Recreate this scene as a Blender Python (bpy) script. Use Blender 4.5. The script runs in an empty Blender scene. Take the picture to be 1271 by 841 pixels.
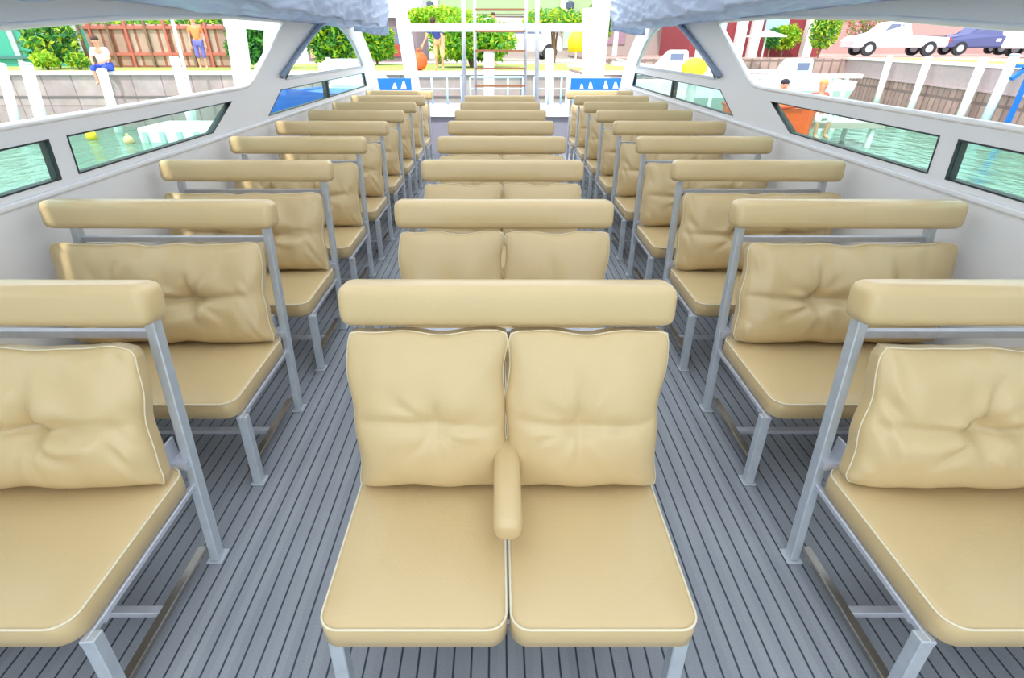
import bpy, bmesh, math, random
from mathutils import Vector, Matrix, noise
SC = bpy.context.scene
COL = SC.collection
PI = math.pi
R = math.radians

# ------------------------------------------------------------------ camera, light, exposure
cd = bpy.data.cameras.new('camera'); cam = bpy.data.objects.new('camera', cd); COL.objects.link(cam)
F = 640.0; PITCH = R(29.6); CX = 618.0
cd.sensor_fit = 'HORIZONTAL'; cd.sensor_width = 36; cd.lens = 36 * F / 1271; cd.shift_x = (635.5 - CX) / 1271
cd.clip_start = .02; cd.clip_end = 500
cam.location = (0, 0, 1.6); cam.rotation_euler = (PI / 2 - PITCH, 0, 0)
SC.camera = cam
w = bpy.data.worlds.new('sky'); SC.world = w; w.use_nodes = True
bg = w.node_tree.nodes['Background']; bg.inputs[0].default_value = (0.90, 0.95, 1.0, 1); bg.inputs[1].default_value = 1.3
sd = bpy.data.lights.new('sun', 'SUN'); sd.energy = 2.0; sd.angle = R(3); sd.color = (1, .96, .9)
sun = bpy.data.objects.new('sun', sd); COL.objects.link(sun); sun.rotation_euler = (R(28), R(-14), 0)
SC.view_settings.view_transform = 'Standard'; SC.view_settings.look = 'None'
SC.view_settings.gamma = 1; SC.view_settings.use_curve_mapping = False
SC.view_settings.exposure = 0.9

def P(px, py, Y):
    """the point of the plane y=Y that the photo shows at (px, py)"""
    u = (px - CX) / F; v = (420.5 - py) / F
    c, s = math.cos(PITCH), math.sin(PITCH)
    dy = c + s * v; dz = -s + c * v
    return Vector((u / dy * Y, Y, 1.6 + dz / dy * Y))

# ------------------------------------------------------------------ materials
def lin(c):
    return tuple(((x / 255) / 12.92 if x / 255 <= .04045 else ((x / 255 + .055) / 1.055) ** 2.4) for x in c) + (1,)
MATS = {}
def mat(name, rgb, rough=.6, metal=0., noise_amt=.08, scale=6., bump=.0, bscale=40., spec=.5, trans=0.):
    if name in MATS: return MATS[name]
    m = bpy.data.materials.new(name); m.use_nodes = True; nt = m.node_tree; b = nt.nodes['Principled BSDF']
    c = lin(rgb)
    tc = nt.nodes.new('ShaderNodeTexCoord'); nz = nt.nodes.new('ShaderNodeTexNoise')
    nz.inputs['Scale'].default_value = scale; nz.inputs['Detail'].default_value = 4
    nt.links.new(tc.outputs['Object'], nz.inputs['Vector'])
    mx = nt.nodes.new('ShaderNodeMix'); mx.data_type = 'RGBA'
    mx.inputs[6].default_value = tuple(x * (1 - noise_amt) for x in c[:3]) + (1,)
    mx.inputs[7].default_value = tuple(min(1, x * (1 + noise_amt)) for x in c[:3]) + (1,)
    nt.links.new(nz.outputs['Fac'], mx.inputs[0]); nt.links.new(mx.outputs[2], b.inputs['Base Color'])
    b.inputs['Roughness'].default_value = rough; b.inputs['Metallic'].default_value = metal
    b.inputs['Specular IOR Level'].default_value = spec
    if bump:
        n2 = nt.nodes.new('ShaderNodeTexNoise'); n2.inputs['Scale'].default_value = bscale; n2.inputs['Detail'].default_value = 5
        nt.links.new(tc.outputs['Object'], n2.inputs['Vector'])
        bp = nt.nodes.new('ShaderNodeBump'); bp.inputs['Strength'].default_value = bump; bp.inputs['Distance'].default_value = .02
        nt.links.new(n2.outputs['Fac'], bp.inputs['Height']); nt.links.new(bp.outputs['Normal'], b.inputs['Normal'])
    if trans:
        t = nt.nodes.new('ShaderNodeBsdfTranslucent'); nt.links.new(mx.outputs[2], t.inputs[0])
        ms = nt.nodes.new('ShaderNodeMixShader'); ms.inputs[0].default_value = trans
        nt.links.new(b.outputs[0], ms.inputs[1]); nt.links.new(t.outputs[0], ms.inputs[2])
        nt.links.new(ms.outputs[0], nt.nodes['Material Output'].inputs['Surface'])
    MATS[name] = m
    return m

VINYL = mat('cream_vinyl', (208, 183, 136), .32, noise_amt=.04, scale=4, bump=.05, bscale=120)
VINYL.node_tree.nodes['Principled BSDF'].inputs['Coat Weight'].default_value = .25
VINYL.node_tree.nodes['Principled BSDF'].inputs['Coat Roughness'].default_value = .22
PIPING = mat('pale_piping', (228, 218, 190), .45, noise_amt=.02)
STEEL = mat('galvanised_steel', (196, 204, 212), .36, metal=.35, noise_amt=.15, scale=25)
STEEL3 = mat('brown_grey_steel', (150, 146, 142), .25, metal=.75, noise_amt=.3, scale=9)  # darker, browner steel for the lower rails
STEEL2 = mat('dull_aluminium', (196, 200, 212), .45, metal=.3, noise_amt=.15, scale=25)
HULL = mat('painted_hull_grey', (230, 231, 234), .35, noise_amt=.02, scale=2)
HULL_D = mat('painted_pillar_grey', (200, 206, 214), .3, noise_amt=.03, scale=3)
RIM = mat('white_edge_trim', (248, 248, 250), .35, noise_amt=.01)
GASKET = mat('black_rubber_gasket', (34, 44, 48), .5)
WHITE = mat('white_paint', (246, 247, 248), .45, noise_amt=.03)
CONC = mat('pale_concrete', (196, 186, 182), .85, noise_amt=.22, scale=1.6, bump=.4, bscale=8)
CONC_CAP = mat('concrete_cap', (236, 234, 228), .8, noise_amt=.06)
GRASS = mat('lawn_grass', (150, 165, 84), .9, noise_amt=.25, scale=3)
SAND = mat('pale_paving', (186, 178, 166), .9, noise_amt=.08)
WOOD = mat('varnished_wood', (150, 100, 66), .5, noise_amt=.2, scale=15)
CANVAS = mat('pale_blue_grey_canvas', (206, 216, 232), .45, noise_amt=.10, scale=5, trans=.45)
ROOFC = mat('white_canopy_fabric', (240, 242, 245), .7, noise_amt=.02, trans=.7)
PIPEB = mat('blue_grey_pipe', (140, 160, 185), .35)
BLUE = mat('bright_blue_vinyl', (20, 112, 214), .45, noise_amt=.15, scale=4)
RAILC = mat('pale_cyan_rail', (190, 226, 242), .4)
ORANGE = mat('orange_plastic', (240, 96, 40), .5, noise_amt=.15)
YELLOW = mat('yellow_plastic', (240, 206, 40), .5, noise_amt=.12)
SKIN = mat('skin', (214, 160, 130), .6)
DARKG = mat('dark_rubber', (45, 48, 55), .7)
CARGL = mat('car_window_dark', (110, 120, 150), .15)
TRUNK = mat('bark', (130, 105, 85), .9)
FLOORM = None

def stripes_floor():
    m = bpy.data.materials.new('grooved_grey_decking'); m.use_nodes = True; nt = m.node_tree; b = nt.nodes['Principled BSDF']
    N = nt.nodes.new; L = nt.links.new
    tc = N('ShaderNodeTexCoord'); sp = N('ShaderNodeSeparateXYZ'); L(tc.outputs['Object'], sp.inputs[0])
    d = N('ShaderNodeMath'); d.operation = 'DIVIDE'; d.inputs[1].default_value = .0527; L(sp.outputs['X'], d.inputs[0])
    fr = N('ShaderNodeMath'); fr.operation = 'FRACT'; L(d.outputs[0], fr.inputs[0])
    fl = N('ShaderNodeMath'); fl.operation = 'FLOOR'; L(d.outputs[0], fl.inputs[0])
    s = N('ShaderNodeMath'); s.operation = 'SUBTRACT'; s.inputs[1].default_value = .5; L(fr.outputs[0], s.inputs[0])
    a = N('ShaderNodeMath'); a.operation = 'ABSOLUTE'; L(s.outputs[0], a.inputs[0])
    ramp = N('ShaderNodeMapRange'); ramp.inputs[1].default_value = .035; ramp.inputs[2].default_value = .075
    L(a.outputs[0], ramp.inputs[0])
    wn = N('ShaderNodeTexWhiteNoise'); wn.noise_dimensions = '1D'; L(fl.outputs[0], wn.inputs['W'])
    nz = N('ShaderNodeTexNoise'); nz.inputs['Scale'].default_value = 220; L(tc.outputs['Object'], nz.inputs['Vector'])
    n3 = N('ShaderNodeTexNoise'); n3.inputs['Scale'].default_value = 2.2; L(tc.outputs['Object'], n3.inputs['Vector'])
    ad = N('ShaderNodeMath'); ad.operation = 'ADD'; L(nz.outputs['Fac'], ad.inputs[0]); L(n3.outputs['Fac'], ad.inputs[1])
    a2 = N('ShaderNodeMath'); a2.operation = 'MULTIPLY_ADD'; a2.inputs[1].default_value = .35; L(wn.outputs['Value'], a2.inputs[0]); L(ad.outputs[0], a2.inputs[2])
    mr = N('ShaderNodeMapRange'); mr.inputs[1].default_value = .5; mr.inputs[2].default_value = 1.7; L(a2.outputs[0], mr.inputs[0])
    m1 = N('ShaderNodeMix'); m1.data_type = 'RGBA'; m1.inputs[6].default_value = lin((124, 130, 140)); m1.inputs[7].default_value = lin((160, 165, 172))
    L(mr.outputs[0], m1.inputs[0])
    m2 = N('ShaderNodeMix'); m2.data_type = 'RGBA'; m2.inputs[6].default_value = lin((48, 58, 74)); L(ramp.outputs[0], m2.inputs[0]); L(m1.outputs[2], m2.inputs[7])
    L(m2.outputs[2], b.inputs['Base Color']); b.inputs['Roughness'].default_value = .55
    bp = N('ShaderNodeBump'); bp.inputs['Strength'].default_value = .5; bp.inputs['Distance'].default_value = .003
    L(ramp.outputs[0], bp.inputs['Height']); L(bp.outputs['Normal'], b.inputs['Normal'])
    return m
def water_mat():
    m = bpy.data.materials.new('green_canal_water'); m.use_nodes = True; nt = m.node_tree; b = nt.nodes['Principled BSDF']
    N = nt.nodes.new; L = nt.links.new
    tc = N('ShaderNodeTexCoord'); nz = N('ShaderNodeTexNoise'); nz.inputs['Scale'].default_value = 2.6; nz.inputs['Detail'].default_value = 5
    mp = N('ShaderNodeMapping'); mp.inputs['Scale'].default_value = (1, .55, 1); L(tc.outputs['Object'], mp.inputs[0]); L(mp.outputs[0], nz.inputs['Vector'])
    bp = N('ShaderNodeBump'); bp.inputs['Strength'].default_value = .7; bp.inputs['Distance'].default_value = .12
    L(nz.outputs['Fac'], bp.inputs['Height']); L(bp.outputs['Normal'], b.inputs['Normal'])
    n2 = N('ShaderNodeTexNoise'); n2.inputs['Scale'].default_value = .5; L(tc.outputs['Object'], n2.inputs['Vector'])
    mx = N('ShaderNodeMix'); mx.data_type = 'RGBA'; mx.inputs[6].default_value = lin((88, 134, 116)); mx.inputs[7].default_value = lin((124, 162, 142))
    L(n2.outputs['Fac'], mx.inputs[0]); L(mx.outputs[2], b.inputs['Base Color'])
    b.inputs['Roughness'].default_value = .08; b.inputs['IOR'].default_value = 1.33
    return m
def glass_mat():
    m = bpy.data.materials.new('tinted_window_glass'); m.use_nodes = True; nt = m.node_tree
    N = nt.nodes.new; L = nt.links.new
    t = N('ShaderNodeBsdfTransparent'); t.inputs[0].default_value = (.80, .93, .90, 1)
    g = N('ShaderNodeBsdfGlossy'); g.inputs['Roughness'].default_value = .02
    lw = N('ShaderNodeLayerWeight'); lw.inputs[0].default_value = .35; pw = N('ShaderNodeMath'); pw.operation = 'POWER'; pw.inputs[1].default_value = 3.5; L(lw.outputs['Facing'], pw.inputs[0])
    fr = N('ShaderNodeMath'); fr.operation = 'MULTIPLY_ADD'; fr.inputs[1].default_value = .35; fr.inputs[2].default_value = .03; L(pw.outputs[0], fr.inputs[0])
    mx = N('ShaderNodeMixShader'); L(fr.outputs[0], mx.inputs[0]); L(t.outputs[0], mx.inputs[1]); L(g.outputs[0], mx.inputs[2])
    L(mx.outputs[0], nt.nodes['Material Output'].inputs['Surface'])
    return m
def block_mat(name, c1, c2, cm, sx, sz, mortar=.03):
    m = bpy.data.materials.new(name); m.use_nodes = True; nt = m.node_tree; b = nt.nodes['Principled BSDF']
    N = nt.nodes.new; L = nt.links.new
    tc = N('ShaderNodeTexCoord'); sp = N('ShaderNodeSeparateXYZ'); L(tc.outputs['Object'], sp.inputs[0])
    cb = N('ShaderNodeCombineXYZ'); ad = N('ShaderNodeMath'); L(sp.outputs['X'], ad.inputs[0]); L(sp.outputs['Y'], ad.inputs[1])
    L(ad.outputs[0], cb.inputs[0]); L(sp.outputs['Z'], cb.inputs[1])
    br = N('ShaderNodeTexBrick'); br.offset = 0.0; br.inputs['Scale'].default_value = 1; br.inputs['Brick Width'].default_value = sx; br.inputs['Row Height'].default_value = sz
    br.inputs['Mortar Size'].default_value = mortar; br.inputs['Color1'].default_value = lin(c1); br.inputs['Color2'].default_value = lin(c2); br.inputs['Mortar'].default_value = lin(cm)
    L(cb.outputs[0], br.inputs['Vector'])
    nz = N('ShaderNodeTexNoise'); nz.inputs['Scale'].default_value = 2.5; nz.inputs['Detail'].default_value = 6; L(tc.outputs['Object'], nz.inputs['Vector'])
    mx = N('ShaderNodeMix'); mx.data_type = 'RGBA'; mx.blend_type = 'MULTIPLY'; mx.inputs[0].default_value = .5
    L(br.outputs['Color'], mx.inputs[6]); L(nz.outputs['Color'], mx.inputs[7]); 
    hs = N('ShaderNodeHueSaturation'); hs.inputs['Saturation'].default_value = .25; L(nz.outputs['Color'], hs.inputs['Color']); hs.inputs['Value'].default_value = 1.6; L(hs.outputs[0], mx.inputs[7])
    L(mx.outputs[2], b.inputs['Base Color']); b.inputs['Roughness'].default_value = .9
    return m
FLOORM = stripes_floor(); WATER = water_mat(); GLASS = glass_mat()
QUAYM = block_mat('seawall_blocks', (184, 170, 166), (168, 154, 152), (140, 128, 126), .9, 4.0, .02)
QUAYR = block_mat('sheet_piled_seawall', (192, 160, 150), (168, 138, 132), (140, 118, 114), .45, .95, .05)
FENCEM = block_mat('weathered_board_fence', (186, 168, 152), (170, 138, 124), (150, 96, 80), .4, 3.2, .05)

# ------------------------------------------------------------------ helpers
def tag(o, label=None, cat=None, group=None, kind=None):
    if label: o['label'] = label
    if cat: o['category'] = cat
    if group: o['group'] = group
    if kind: o['kind'] = kind
    return o
def link(name, me, parent=None, m=None, smooth=False):
    o = bpy.data.objects.new(name, me); COL.objects.link(o)
    if m is not None: me.materials.clear(); me.materials.append(m)
    if smooth:
        for p in me.polygons: p.use_smooth = True
    if parent: o.parent = parent
    return o
def ob(name, bm, m, parent=None, smooth=False):
    me = bpy.data.meshes.new(name); bmesh.ops.recalc_face_normals(bm, faces=bm.faces); bm.to_mesh(me); bm.free()
    return link(name, me, parent, m, smooth)
def empty(name, loc=(0, 0, 0), rz=0, label=None, cat=None, group=None):
    o = bpy.data.objects.new(name, None); o.empty_display_size = .1; COL.objects.link(o)
    o.location = loc; o.rotation_euler = (0, 0, rz); tag(o, label, cat, group); return o
def BM(): return bmesh.new()
def box(bm, x0, x1, y0, y1, z0, z1, mtx=None):
    vs = [bm.verts.new((x, y, z)) for x in (x0, x1) for y in (y0, y1) for z in (z0, z1)]
    for f in ((0, 1, 3, 2), (4, 6, 7, 5), (0, 4, 5, 1), (2, 3, 7, 6), (0, 2, 6, 4), (1, 5, 7, 3)):
        bm.faces.new([vs[i] for i in f])
    if mtx is not None: bmesh.ops.transform(bm, matrix=mtx, verts=vs)
    return vs
def bev(bm, r, seg=2):
    bmesh.ops.bevel(bm, geom=list(bm.edges), offset=r, segments=seg, profile=.5, affect='EDGES', clamp_overlap=True); return bm
def bar(bm, a, b, sx, sy, up=Vector((0, 1, 0))):
    """rectangular tube from a to b"""
    a = Vector(a); b = Vector(b); d = (b - a); L = d.length; d.normalize()
    s = d.cross(up)
    if s.length < 1e-4: s = d.cross(Vector((1, 0, 0)))
    s.normalize(); t = s.cross(d).normalized()
    M = Matrix((( s.x, t.x, d.x, a.x), (s.y, t.y, d.y, a.y), (s.z, t.z, d.z, a.z), (0, 0, 0, 1)))
    box(bm, -sx / 2, sx / 2, -sy / 2, sy / 2, 0, L, M)
def tube(bm, pts, r, n=10, r2=None, closed=False):
    pts = [Vector(p) for p in pts]; rings = []; N = len(pts)
    prev = None
    for i, p in enumerate(pts):
        if closed: d = pts[(i + 1) % N] - pts[i - 1]
        else: d = pts[min(i + 1, N - 1)] - pts[max(i - 1, 0)]
        d.normalize()
        if prev is None:
            s = d.cross(Vector((0, 0, 1)))
            if s.length < 1e-3: s = d.cross(Vector((0, 1, 0)))
        else: s = prev - d * prev.dot(d)
        s.normalize(); prev = s; t = s.cross(d)
        rr = r if r2 is None else r + (r2 - r) * i / (N - 1)
        rings.append([bm.verts.new(p + (s * math.cos(a) + t * math.sin(a)) * rr) for a in [2 * PI * k / n for k in range(n)]])
    rng = range(N if closed else N - 1)
    for i in rng:
        A, B = rings[i], rings[(i + 1) % N]
        for k in range(n): bm.faces.new((A[k], A[(k + 1) % n], B[(k + 1) % n], B[k]))
    if not closed: bm.faces.new(rings[0][::-1]); bm.faces.new(rings[-1])
def lathe(bm, prof, c=(0, 0, 0), n=20):
    c = Vector(c); rings = []
    for r, z in prof:
        rings.append([bm.verts.new(c + Vector((r * math.cos(2 * PI * k / n), r * math.sin(2 * PI * k / n), z))) for k in range(n)])
    for A, B in zip(rings, rings[1:]):
        for k in range(n): bm.faces.new((A[k], A[(k + 1) % n], B[(k + 1) % n], B[k]))
    bm.faces.new(rings[0][::-1]); bm.faces.new(rings[-1])
def blob(bm, c, rx, ry, rz, sub=3, amp=.1, sc=2., seed=0):
    r = bmesh.ops.create_icosphere(bm, subdivisions=sub, radius=1)
    for v in r['verts']:
        n = noise.noise(v.co * sc + Vector((seed, seed * 2, 0))) * amp + 1
        v.co = Vector((v.co.x * rx * n + c[0], v.co.y * ry * n + c[1], v.co.z * rz * n + c[2]))
def shape2d(name, outer, holes, thick, place, m, parent=None):
    """flat outline with holes, given a thickness; place maps (a, b, t) to xyz"""
    cu = bpy.data.curves.new('c', 'CURVE'); cu.dimensions = '2D'; cu.fill_mode = 'BOTH'; cu.extrude = thick / 2
    for ring in [outer] + holes:
        s = cu.splines.new('POLY'); s.points.add(len(ring) - 1); s.use_cyclic_u = True
        for p, q in zip(s.points, ring): p.co = (q[0], q[1], 0, 1)
    o = bpy.data.objects.new('c', cu); COL.objects.link(o)
    dg = bpy.context.evaluated_depsgraph_get(); me = bpy.data.meshes.new_from_object(o.evaluated_get(dg))
    bpy.data.objects.remove(o); me.name = name
    for v in me.vertices: v.co = place(*v.co)
    bm = BM(); bm.from_mesh(me); bmesh.ops.remove_doubles(bm, verts=bm.verts, dist=1e-4); bpy.data.meshes.remove(me)
    return ob(name, bm, m, parent)
def struct(o, label=None): 
    o['kind'] = 'structure'
    if label: o['label'] = label
    return o
def smooth_poly(pts, it=2):
    for _ in range(it):
        q = []
        for i in range(len(pts)):
            a = Vector(pts[i]); b = Vector(pts[(i + 1) % len(pts)])
            q += [a * .75 + b * .25, a * .25 + b * .75]
        pts = q
    return pts

# ------------------------------------------------------------------ the boat: floor, walls, windows, roof
XL, XR = -1.99, 2.04
XC = .026
WATERZ = -.6
bm = BM(); box(bm, XL - .02, XR + .02, -1.6, 9.22, -.08, 0)
struct(ob('floor', bm, FLOORM), 'grey grooved boat deck under the benches')

def arc_open(pts): return pts
WIN = [  # outlines in (y, z), wall-side windows, near to far
    [(.25, 1.071), (2.405, 1.071), (2.42, 1.241), (.25, 1.241)],
    [(2.515, 1.071), (3.84, 1.071), (4.235, 1.241), (2.53, 1.241)],
    [(4.84, 1.071), (8.70, 1.071), (8.62, 1.252), (5.24, 1.252)]]
OPEN1 = [(-1.2, 1.317), (4.40, 1.317), (4.56, 1.325), (4.68, 1.36), (5.55, 1.755), (5.60, 1.785), (5.52, 1.797), (4.44, 1.784), (3.21, 1.73), (2.4, 1.665), (1.0, 1.60), (-1.2, 1.50)]
OPEN2 = [(5.40, 1.335), (8.56, 1.335), (8.50, 1.42), (8.22, 1.62), (7.98, 1.72), (7.67, 1.80), (7.35, 1.83), (7.05, 1.828), (6.80, 1.80), (6.55, 1.74), (5.75, 1.50)]
OUTER = [(-1.6, -.75), (9.9, -.75), (9.9, .62), (9.55, 1.06), (9.42, 1.32), (9.05, 1.60), (8.72, 1.80), (8.4, 1.93), (-1.6, 1.93)]
nwin = 0; ntrim = 0
for side, X0, sg in (('left', XL, -1), ('right', XR, 1)):
    T = .04
    plc = lambda a, b, t, X0=X0, sg=sg: Vector((X0 + sg * (T / 2) + t, a, b))
    struct(shape2d('wall_' + side, OUTER, [OPEN1, OPEN2] + WIN, T, plc, HULL), 'pale grey inner side of the boat on the ' + side)
    # white rims of the two big openings
    for k, OP in enumerate((OPEN1, OPEN2)):
        ntrim += 1
        bm = BM(); tube(bm, [(X0 + sg * .0, a, b) for a, b in OP], .014, 8, closed=True)
        struct(ob('trim_%d' % ntrim, bm, RIM if k == 0 else HULL_D, smooth=True), 'pale rim around the %s opening on the %s' % (('long front', 'arched far')[k], side))
    # shallow ledge under the windows
    ntrim += 1
    bm = BM(); box(bm, X0 + sg * .01, X0 - sg * .012, -1.6, 9.3, 1.015, 1.045); bev(bm, .009)
    struct(ob('trim_%d' % ntrim, bm, HULL, smooth=False), 'thin ledge under the %s windows' % side)
    ntrim += 1
    bm = BM(); tube(bm, [(X0 - sg * .03, a, b) for a, b in ((5.25, 1.36), (5.6, 1.47), (6.0, 1.60), (6.4, 1.72), (6.7, 1.80), (7.0, 1.86), (7.4, 1.875))], .022, 10)
    struct(ob('trim_%d' % ntrim, bm, PIPEB, smooth=True), 'blue-grey pipe along the slanting pillar on the ' + side)
    for W in WIN:
        nwin += 1
        root = empty('window_%d' % nwin, (X0, W[0][0], W[0][1])); root['kind'] = 'structure'
        root['label'] = 'long tinted side window %d from the camera on the %s' % (WIN.index(W) + 1, side)
        bm = BM()
        x0_, x1_ = X0 - sg * .003, X0 + sg * .043
        cy_ = sum(p[0] for p in W) / 4; cz_ = sum(p[1] for p in W) / 4
        inn = []
        for i in range(4):
            p0, p1, p2 = (Vector(W[i - 1]), Vector(W[i]), Vector(W[(i + 1) % 4]))
            e1 = (p1 - p0).normalized(); e2 = (p2 - p1).normalized(); n1 = Vector((-e1.y, e1.x)); n2 = Vector((-e2.y, e2.x))
            m_ = (n1 + n2).normalized(); inn.append(p1 + m_ * (.007 / max(.3, m_.dot(n1))))
        A4 = [bm.verts.new((x0_, p[0], p[1])) for p in W]; B4 = [bm.verts.new((x0_, p.x, p.y)) for p in inn]
        C4 = [bm.verts.new((x1_, p.x, p.y)) for p in inn]; D4 = [bm.verts.new((x1_, p[0], p[1])) for p in W]
        for i in range(4):
            j = (i + 1) % 4
            for U, V in ((A4, B4), (B4, C4), (C4, D4), (D4, A4)): bm.faces.new((U[i], U[j], V[j], V[i]))
        g = ob('gasket', bm, GASKET, root); g.matrix_parent_inverse = Matrix.Translation(-root.location)
        bm = BM()
        vs = [bm.verts.new((X0 + sg * .006, p.x, p.y)) for p in inn]; vs2 = [bm.verts.new((X0 + sg * .011, p.x, p.y)) for p in inn]
        bm.faces.new(vs); bm.faces.new(vs2[::-1])
        for i in range(4): bm.faces.new((vs[i], vs2[i], vs2[(i + 1) % 4], vs[(i + 1) % 4]))
        g = ob('pane', bm, GLASS, root); g.matrix_parent_inverse = Matrix.Translation(-root.location)
        if WIN.index(W) == 2:
            bm = BM(); box(bm, X0 - sg * .004, X0 + sg * .06, 6.69, 6.73, 1.071, 1.252)
            g = ob('divider', bm, GASKET, root); g.matrix_parent_inverse = Matrix.Translation(-root.location)
        elif WIN.index(W) == 0: pass

# roof: raised centre over two low side soffits with their canvas
def canvas_strip(X0, Xi, sg, name, label, seed):
    bm = BM(); ny, nx = 360, 40; y0, y1 = -1.5, 8.1
    prof = []
    for j in range(nx + 1):
        t = j / nx
        if t < .45: x = X0 + (Xi - X0) * (t / .45) * .95; z = 1.805 + .02 * math.sin(t * 5)
        else:
            s = (t - .45) / .55; x = X0 + (Xi - X0) * (.95 + .05 * min(1, s * 3)); z = 1.82 + s * .38
        prof.append((x, z, t))
    g = []
    for i in range(ny + 1):
        y = y0 + (y1 - y0) * i / ny; row = []
        drop = 0 if y > 3.2 else (3.2 - y) * .045
        for x, z, t in prof:
            n = noise.noise(Vector((y * 2.2 + seed, t * 4, seed))) * .042 + noise.noise(Vector((y * 5 + t * 9, t * 9, seed + 5))) * .034 + abs(noise.noise(Vector((y * 3 - t * 14, t * 5, seed + 9)))) * .05
            fold = .012 * abs(math.sin(y * 5 + 2 * noise.noise(Vector((y, t * 2, seed))) * 3))
            nn = (n - fold) * min(1, t * 8)
            if t < .45: row.append(bm.verts.new((x, y, z - drop + nn)))
            else: row.append(bm.verts.new((x - sg * nn, y, z - drop + nn * .3)))
        g.append(row)
    for i in range(ny):
        for j in range(nx): bm.faces.new((g[i][j], g[i + 1][j], g[i + 1][j + 1], g[i][j + 1]))
    o = ob(name, bm, CANVAS, smooth=True)
    md = o.modifiers.new('s', 'SOLIDIFY'); md.thickness = .01; md.offset = 1
    return tag(o, label, 'canvas')
canvas_strip(XL + .0, -1.47, -1, 'roof_canvas', 'wrinkled blue-grey canvas under the left edge of the roof', 1.3)
canvas_strip(XR - .0, 1.52, 1, 'roof_canvas', 'wrinkled blue-grey canvas under the right edge of the roof', 7.7)
bm = BM(); box(bm, XL - .1, XR + .1, -1.6, 7.4, 2.22, 2.25)
struct(ob('ceiling', bm, ROOFC), 'white canopy over the benches')
for side, X0, Xi, sg in (('left', XL, -1.47, -1), ('right', XR, 1.52, 1)):
    # drooping end of the rolled canvas at the bow end of the roof
    bm = BM()
    a, b = sorted((X0 - sg * .05, Xi))
    nx, nz = 40, 10; g = []
    for i in range(nx + 1):
        x = a + (b - a) * i / nx; row = []
        for j in range(nz + 1):
            t = j / nz
            row.append(bm.verts.new((x, 8.12 + .03 * math.sin(x * 40) * (1 - t) + .02 * math.sin(t * 9), 1.745 + .025 * math.sin(x * 9) * (1 - t) + t * .22)))
        g.append(row)
    for i in range(nx):
        for j in range(nz): bm.faces.new((g[i][j], g[i + 1][j], g[i + 1][j + 1], g[i][j + 1]))
    o = ob('canvas_flap', bm, CANVAS, smooth=True); md = o.modifiers.new('s', 'SOLIDIFY'); md.thickness = .012
    tag(o, 'short hanging canvas flap at the far %s end of the roof' % side, 'canvas')

# ------------------------------------------------------------------ benches
SP = .874
def rounded_box(w, d, h, r, seg=4):
    bm = BM(); box(bm, -w / 2, w / 2, -d / 2, d / 2, -h / 2, h / 2)
    bmesh.ops.bevel(bm, geom=list(bm.edges), offset=r, segments=seg, profile=.5, affect='EDGES', clamp_overlap=True)
    return bm
def seat_cushion_mesh(x0, x1, y0, y1, z0, z1, cr=.05):
    """flat cushion, rounded corners in plan, slightly crowned top"""
    n = 7; pts = []
    for cx, cy, a0 in ((x1 - cr, y1 - cr, 0), (x0 + cr, y1 - cr, 90), (x0 + cr, y0 + cr, 180), (x1 - cr, y0 + cr, 270)):
        for k in range(n): a = R(a0 + 90 * k / (n - 1)); pts.append((cx + cr * math.cos(a), cy + cr * math.sin(a)))
    mx, my = (x0 + x1) / 2, (y0 + y1) / 2
    bm = BM(); rings = []
    e = .012
    prof = [(0, z0, -e), (0, z0 + e, 0), (0, z1 - e, 0), (0, z1 - .003, -e * .5), (0, z1, -e * 1.4), (0, z1 + .006, -.05), (0, z1 + .012, -.12)]
    for _, z, off in prof:
        ring = []
        for x, y in pts:
            sx = 1 + off / ((x1 - x0) / 2); sy = 1 + off / ((y1 - y0) / 2)
            ring.append(bm.verts.new((mx + (x - mx) * sx, my + (y - my) * sy, z)))
        rings.append(ring)
    N = len(pts)
    for A, B in zip(rings, rings[1:]):
        for k in range(N): bm.faces.new((A[k], A[(k + 1) % N], B[(k + 1) % N], B[k]))
    bm.faces.new(rings[0][::-1]); bm.faces.new(rings[-1])
    path = [(x, y, z1 - .004) for x, y in [(mx + (p[0] - mx) * (1 - .002 / (x1 - mx)), my + (p[1] - my) * (1 - .002 / (y1 - my))) for p in pts]]
    return bm, path
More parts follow.
